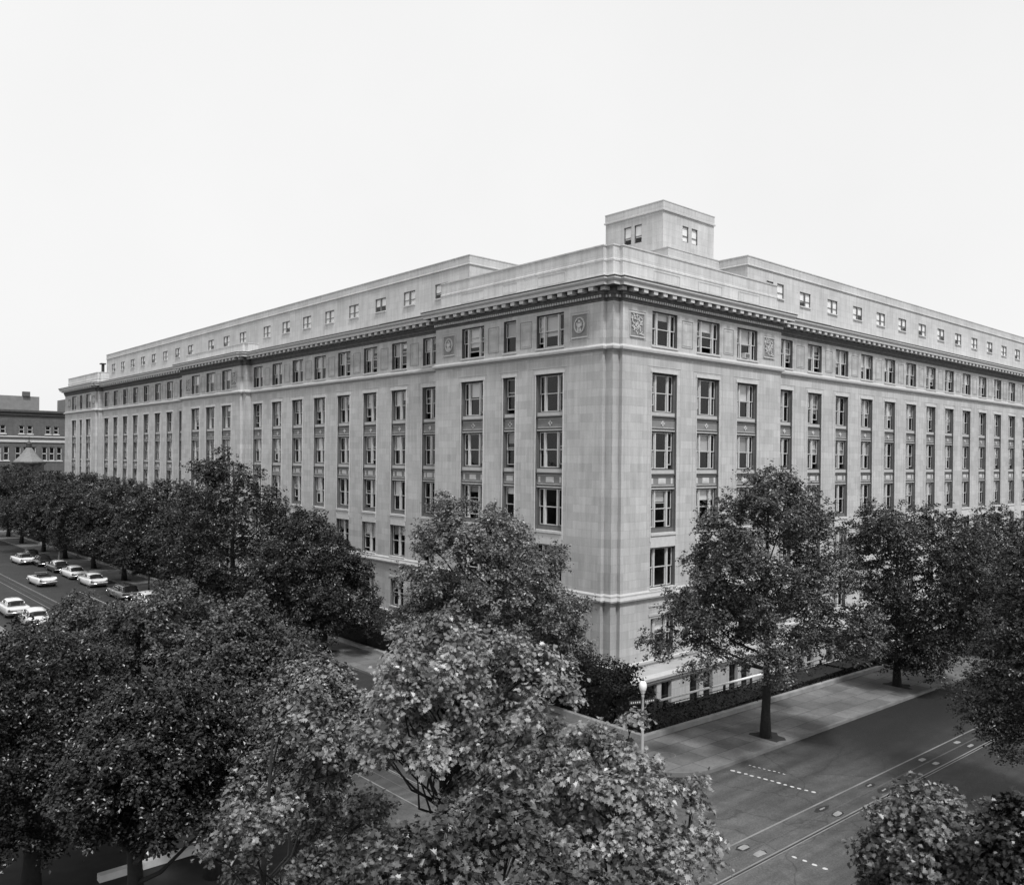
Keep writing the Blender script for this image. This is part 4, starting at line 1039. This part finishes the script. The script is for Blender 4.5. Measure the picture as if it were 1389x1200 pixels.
    for sx in (-1, 1):
        for y in ((1.05, 4.1) if not rnd else (.95, 3.75)):
            w = MB().mat(TYRE); w.lathe([(0, -.1), (.33, -.1), (.345, -.05), (.345, .05), (.33, .1), (0, .1)], 16); w.mat(CHROME); w.lathe([(0, .105), (.17, .105), (.17, .09)], 12); w.lathe([(0, -.105), (.17, -.105), (.17, -.09)], 12)
            o = w.build("wheel", root, smooth=False, loc=(sx * (.84 if not rnd else .78), y, .345)); o.rotation_euler = (0, PI / 2, 0)
        o = MB().mat(LAMPR); yy, ww, zz = (.02, .78, .72) if not rnd else (.12, .6, .72)
        o.lathe([(.0, .06), (.09, .03), (.09, -.05)], 10); o = o.build("tail_lamp", root, smooth=True, loc=(sx * ww, yy, zz + fin * .4)); o.rotation_euler = (PI / 2, 0, 0)
        o = MB().mat(CHROME); o.lathe([(.0, .05), (.1, .03), (.1, -.05)], 10); o = o.build("headlight", root, smooth=True, loc=(sx * (.7 if not rnd else .58), (5.17 if not rnd else 4.55), .7)); o.rotation_euler = (-PI / 2, 0, 0)
    p = MB().mat(PAINT); p.box((-.16, -.03, .58), (.16, -.0, .7)); p.build("number_plate", root)
    return root
def rz_(x): return gz(x) + RD
car((-15.1, 62.0, rz_(-13.4)), 0, "white car with tail fins parked nearest behind the dark wagon", CP['white'], CP['white'], 'fins')
car((-15.15, 51.0, rz_(-13.7)), 0, "dark station wagon parked beside the sign post, light behind its windows", CP['grey'], CP['grey'], 'sedan', wagon=True)
car((-15.05, 69.8, rz_(-13.5)), 0, "white car with white roof parked just ahead of the finned one", CP['white'], CP['white'], 'sedan')
car((-15.05, 77.0, rz_(-13.5)), 0, "two-tone car, white roof over dark body, parked along the kerb", CP['black'], CP['white'], 'sedan')
car((-15.15, 84.6, rz_(-13.5)), 0, "all black sedan parked behind the two-tone car", CP['black'], CP['black'], 'sedan')
car((-15.15, 91.2, rz_(-13.5)), 0, "black rounded sedan parked next to the farthest tree trunks", CP['black'], CP['black'], 'round')
car((-16.6, 88.0, rz_(-16)), .04, "white topped car farthest up the left street beside the black ones", CP['white'], CP['grey'], 'sedan')
car((-19.35, 65.2, rz_(-19)), .03, "white convertible with its dark top folded, driving in the middle of the street", CP['white'], CP['black'], 'fins', openc=True)
car((-25.7, 39.4, rz_(-26)), 0, "pale rounded sedan at the left edge, standing nearest the camera", CP['pale'], CP['pale'], 'round')
car((-25.9, 46.2, rz_(-26)), 0, "pale car cut by the left edge, in front of the rounded sedan", CP['pale'], CP['white'], 'sedan')
car((-15.05, 44.3, rz_(-13.5)), 0, "pale car half hidden by leaves below the dark wagon", CP['pale'], CP['pale'], 'round')

# ------------------------------------------------------------------ brick building at the end of the left street
BR = stone("old_brick", .115, .5, .16, 1.6)
bb = empty("brick_building", (-9, 172, 0), "old dark brick building with pale bands at the far end of the left street", "building")
b = MB().mat(BR)
PB = lambda u, d, z: (u, d, z)
ops = []; wins = []
for c in [-1.0 + 5.1 * k for k in range(8)]:
    for dx in (-.8, .8): ops.append((c + 5 + dx - .5, c + 5 + dx + .5, 19.2, 21.0, .3, None)); wins.append((c + 5 + dx, 19.2, 1.0, 1.8))
    for dx in (-1.45, 0, 1.45): ops.append((c + 5 + dx - .5, c + 5 + dx + .5, 13.4, 16.4, .3, None)); wins.append((c + 5 + dx, 13.4, 1.0, 3))
    for dx in (-1.45, 0, 1.45): ops.append((c + 5 + dx - .5, c + 5 + dx + .5, 8.4, 11.2, .3, None)); wins.append((c + 5 + dx, 8.4, 1.0, 2.8))
surface(b, PB, 0, 46, 0, 24.0, 0, ops)
b.face([(0, 0, 0), (0, 20, 0), (0, 20, 24), (0, 0, 24)]); b.face([(0, 0, 24), (46, 0, 24), (46, 20, 24), (0, 20, 24)]); b.face([(46, 0, 0), (46, 20, 0), (46, 20, 24), (46, 0, 24)])
b.build("wall", bb)
b = MB(); sweep(b, [(0, 20), (0, 0), (46, 0)], [(0, 23.0), (.35, 23.2), (.35, 23.5), (.7, 23.9), (.7, 24.3), (0, 24.4)], plain("old_cornice", .07, .8, 2, .3)); b.build("cornice", bb)
b = MB(); sweep(b, [(0, 20), (0, 0), (46, 0)], [(0, 17.3), (.2, 17.35), (.2, 17.7), (0, 17.8)], TRIM); sweep(b, [(0, 20), (0, 0), (46, 0)], [(0, 18.4), (.15, 18.45), (.15, 18.6), (0, 18.7)], TRIM)
b.build("band_course", bb)
b = MB(); b.mat(TRIM2).box((0, -.5, 5.6), (46, -.02, 7.6)); b.build("pale_fascia", bb)
dk = MB().mat(DARKROOM); dk.face([(.3, 1.2, .3), (45.7, 1.2, .3), (45.7, 1.2, 23.8), (.3, 1.2, 23.8)]); dk.build("inner_wall", bb)
for x, z, w, h in wins:
    b = MB().mat(TRIM2); sash(b, -w / 2, w / 2, 0, h, 0, .12, .08); b.box((-w / 2, .0, h * .48), (w / 2, .08, h * .54)); b.box((-w / 2 - .2, -.35, -.22), (w / 2 + .2, -.1, 0))
    o = b.build("window", bb, loc=(x, .2, z)); g = MB().mat(GLASS); g.face([(-w / 2, .04, 0), (w / 2, .04, 0), (w / 2, .04, h), (-w / 2, .04, h)]); g.build("glass", o)
b = MB().mat(plain("roof_house", .2, .8, 1, .15)); b.box((-2, 4, 24.0), (12.5, 12, 27.6)); b.box((17.5, 3, 24), (27, 10, 27.3)); b.build("roof_house", bb)
b = MB().mat(plain("stair_roof", .1, .8, 1, .15))
b.box((9.2, 3.5, 27.6), (10.6, 4.5, 28.6)); b.build("chimney", bb)
# turret of a house just past the office building
tb = empty("turret_house", (-3.4, 152, -1.4), "small house with a pale pyramid turret roof and finial beyond the left row of trees", "house")
b = MB().mat(plain("dark_brick", .035, .85, 3, .3)); b.box((-2.2, -2.2, 0), (2.2, 2.2, 14.6)); b.box((2.2, -1.5, 0), (11, 8, 12)); b.build("wall", tb)
b = MB().mat(plain("slate", .19, .7, 4, .2)); n = 8
prof = [(2.7, 14.5), (2.7, 14.75), (1.8, 15.6), (1.1, 16.5), (.55, 17.4), (.4, 17.5)]
b.lathe(prof, 8); b.build("roof", tb)
b = MB().mat(IRON); b.lathe([(.45, 17.45), (.55, 17.6), (.5, 18.1), (.6, 18.2), (.0, 18.9)], 8); b.tube([(0, 0, 18.6), (0, 0, 19.6)], .07, 6); b.build("finial", tb)
b = MB().mat(IRON); b.lathe([(2.9, 14.1), (3.0, 14.5)], 8); b.build("eaves", tb)
# window air conditioner
b = MB().mat(plain("ac_enamel", .6, .5, 5, .05)); b.box((-.32, -.35, 0), (.32, .3, .42)); 
for q in range(6): b.mat(FRAME).box((-.27, -.365, .05 + q * .055), (.27, -.35, .075 + q * .055))
o = b.build("air_conditioner", loc=(16.0, .30, 23.08)); setp(o, "small white air conditioner in a top floor window right of the building corner", "air conditioner")

# ------------------------------------------------------------------ sky and light
SUN_EL = math.radians(58); SUN_AZ = math.radians(-110)   # direction from which the light comes, in plan
w = bpy.data.worlds.new("World"); sc.world = w; w.use_nodes = True; nt = w.node_tree; nt.nodes.clear()
out = N(nt, 'ShaderNodeOutputWorld'); sky = N(nt, 'ShaderNodeTexSky'); sky.sky_type = 'NISHITA'; sky.sun_disc = False
sky.sun_elevation = SUN_EL; sky.sun_rotation = math.radians(90) - SUN_AZ; sky.dust_density = 3; sky.air_density = 1.5
bw = N(nt, 'ShaderNodeRGBToBW'); L(nt, sky.outputs[0], bw.inputs[0])
tc = N(nt, 'ShaderNodeTexCoord')
cl = maprange(nt, noise(nt, tc.outputs['Generated'], 1.6, 5), .3, .7, .96, 1.03)
# overcast veil: an even white deck over the clear sky
bg1 = N(nt, 'ShaderNodeBackground'); bg1.inputs['Strength'].default_value = .015; L(nt, bw.outputs[0], bg1.inputs['Color'])
bg2 = N(nt, 'ShaderNodeBackground'); bg2.inputs['Strength'].default_value = .82; L(nt, combine(nt, cl, cl, cl), bg2.inputs['Color'])
ad = N(nt, 'ShaderNodeAddShader'); L(nt, bg1.outputs[0], ad.inputs[0]); L(nt, bg2.outputs[0], ad.inputs[1]); L(nt, ad.outputs[0], out.inputs[0])
sl_ = bpy.data.lights.new("sun", 'SUN'); sl_.energy = 3.0; sl_.angle = math.radians(9); so = bpy.data.objects.new("sun", sl_); col.objects.link(so)
sd = Vector((math.cos(SUN_EL) * math.cos(SUN_AZ), math.cos(SUN_EL) * math.sin(SUN_AZ), math.sin(SUN_EL)))
so.rotation_euler = sd.to_track_quat('Z', 'Y').to_euler()
sc.view_settings.view_transform = 'Standard'; sc.view_settings.look = 'None'; sc.view_settings.exposure = .07; sc.view_settings.gamma = 1
sc.cycles.max_bounces = 6; sc.cycles.transparent_max_bounces = 12
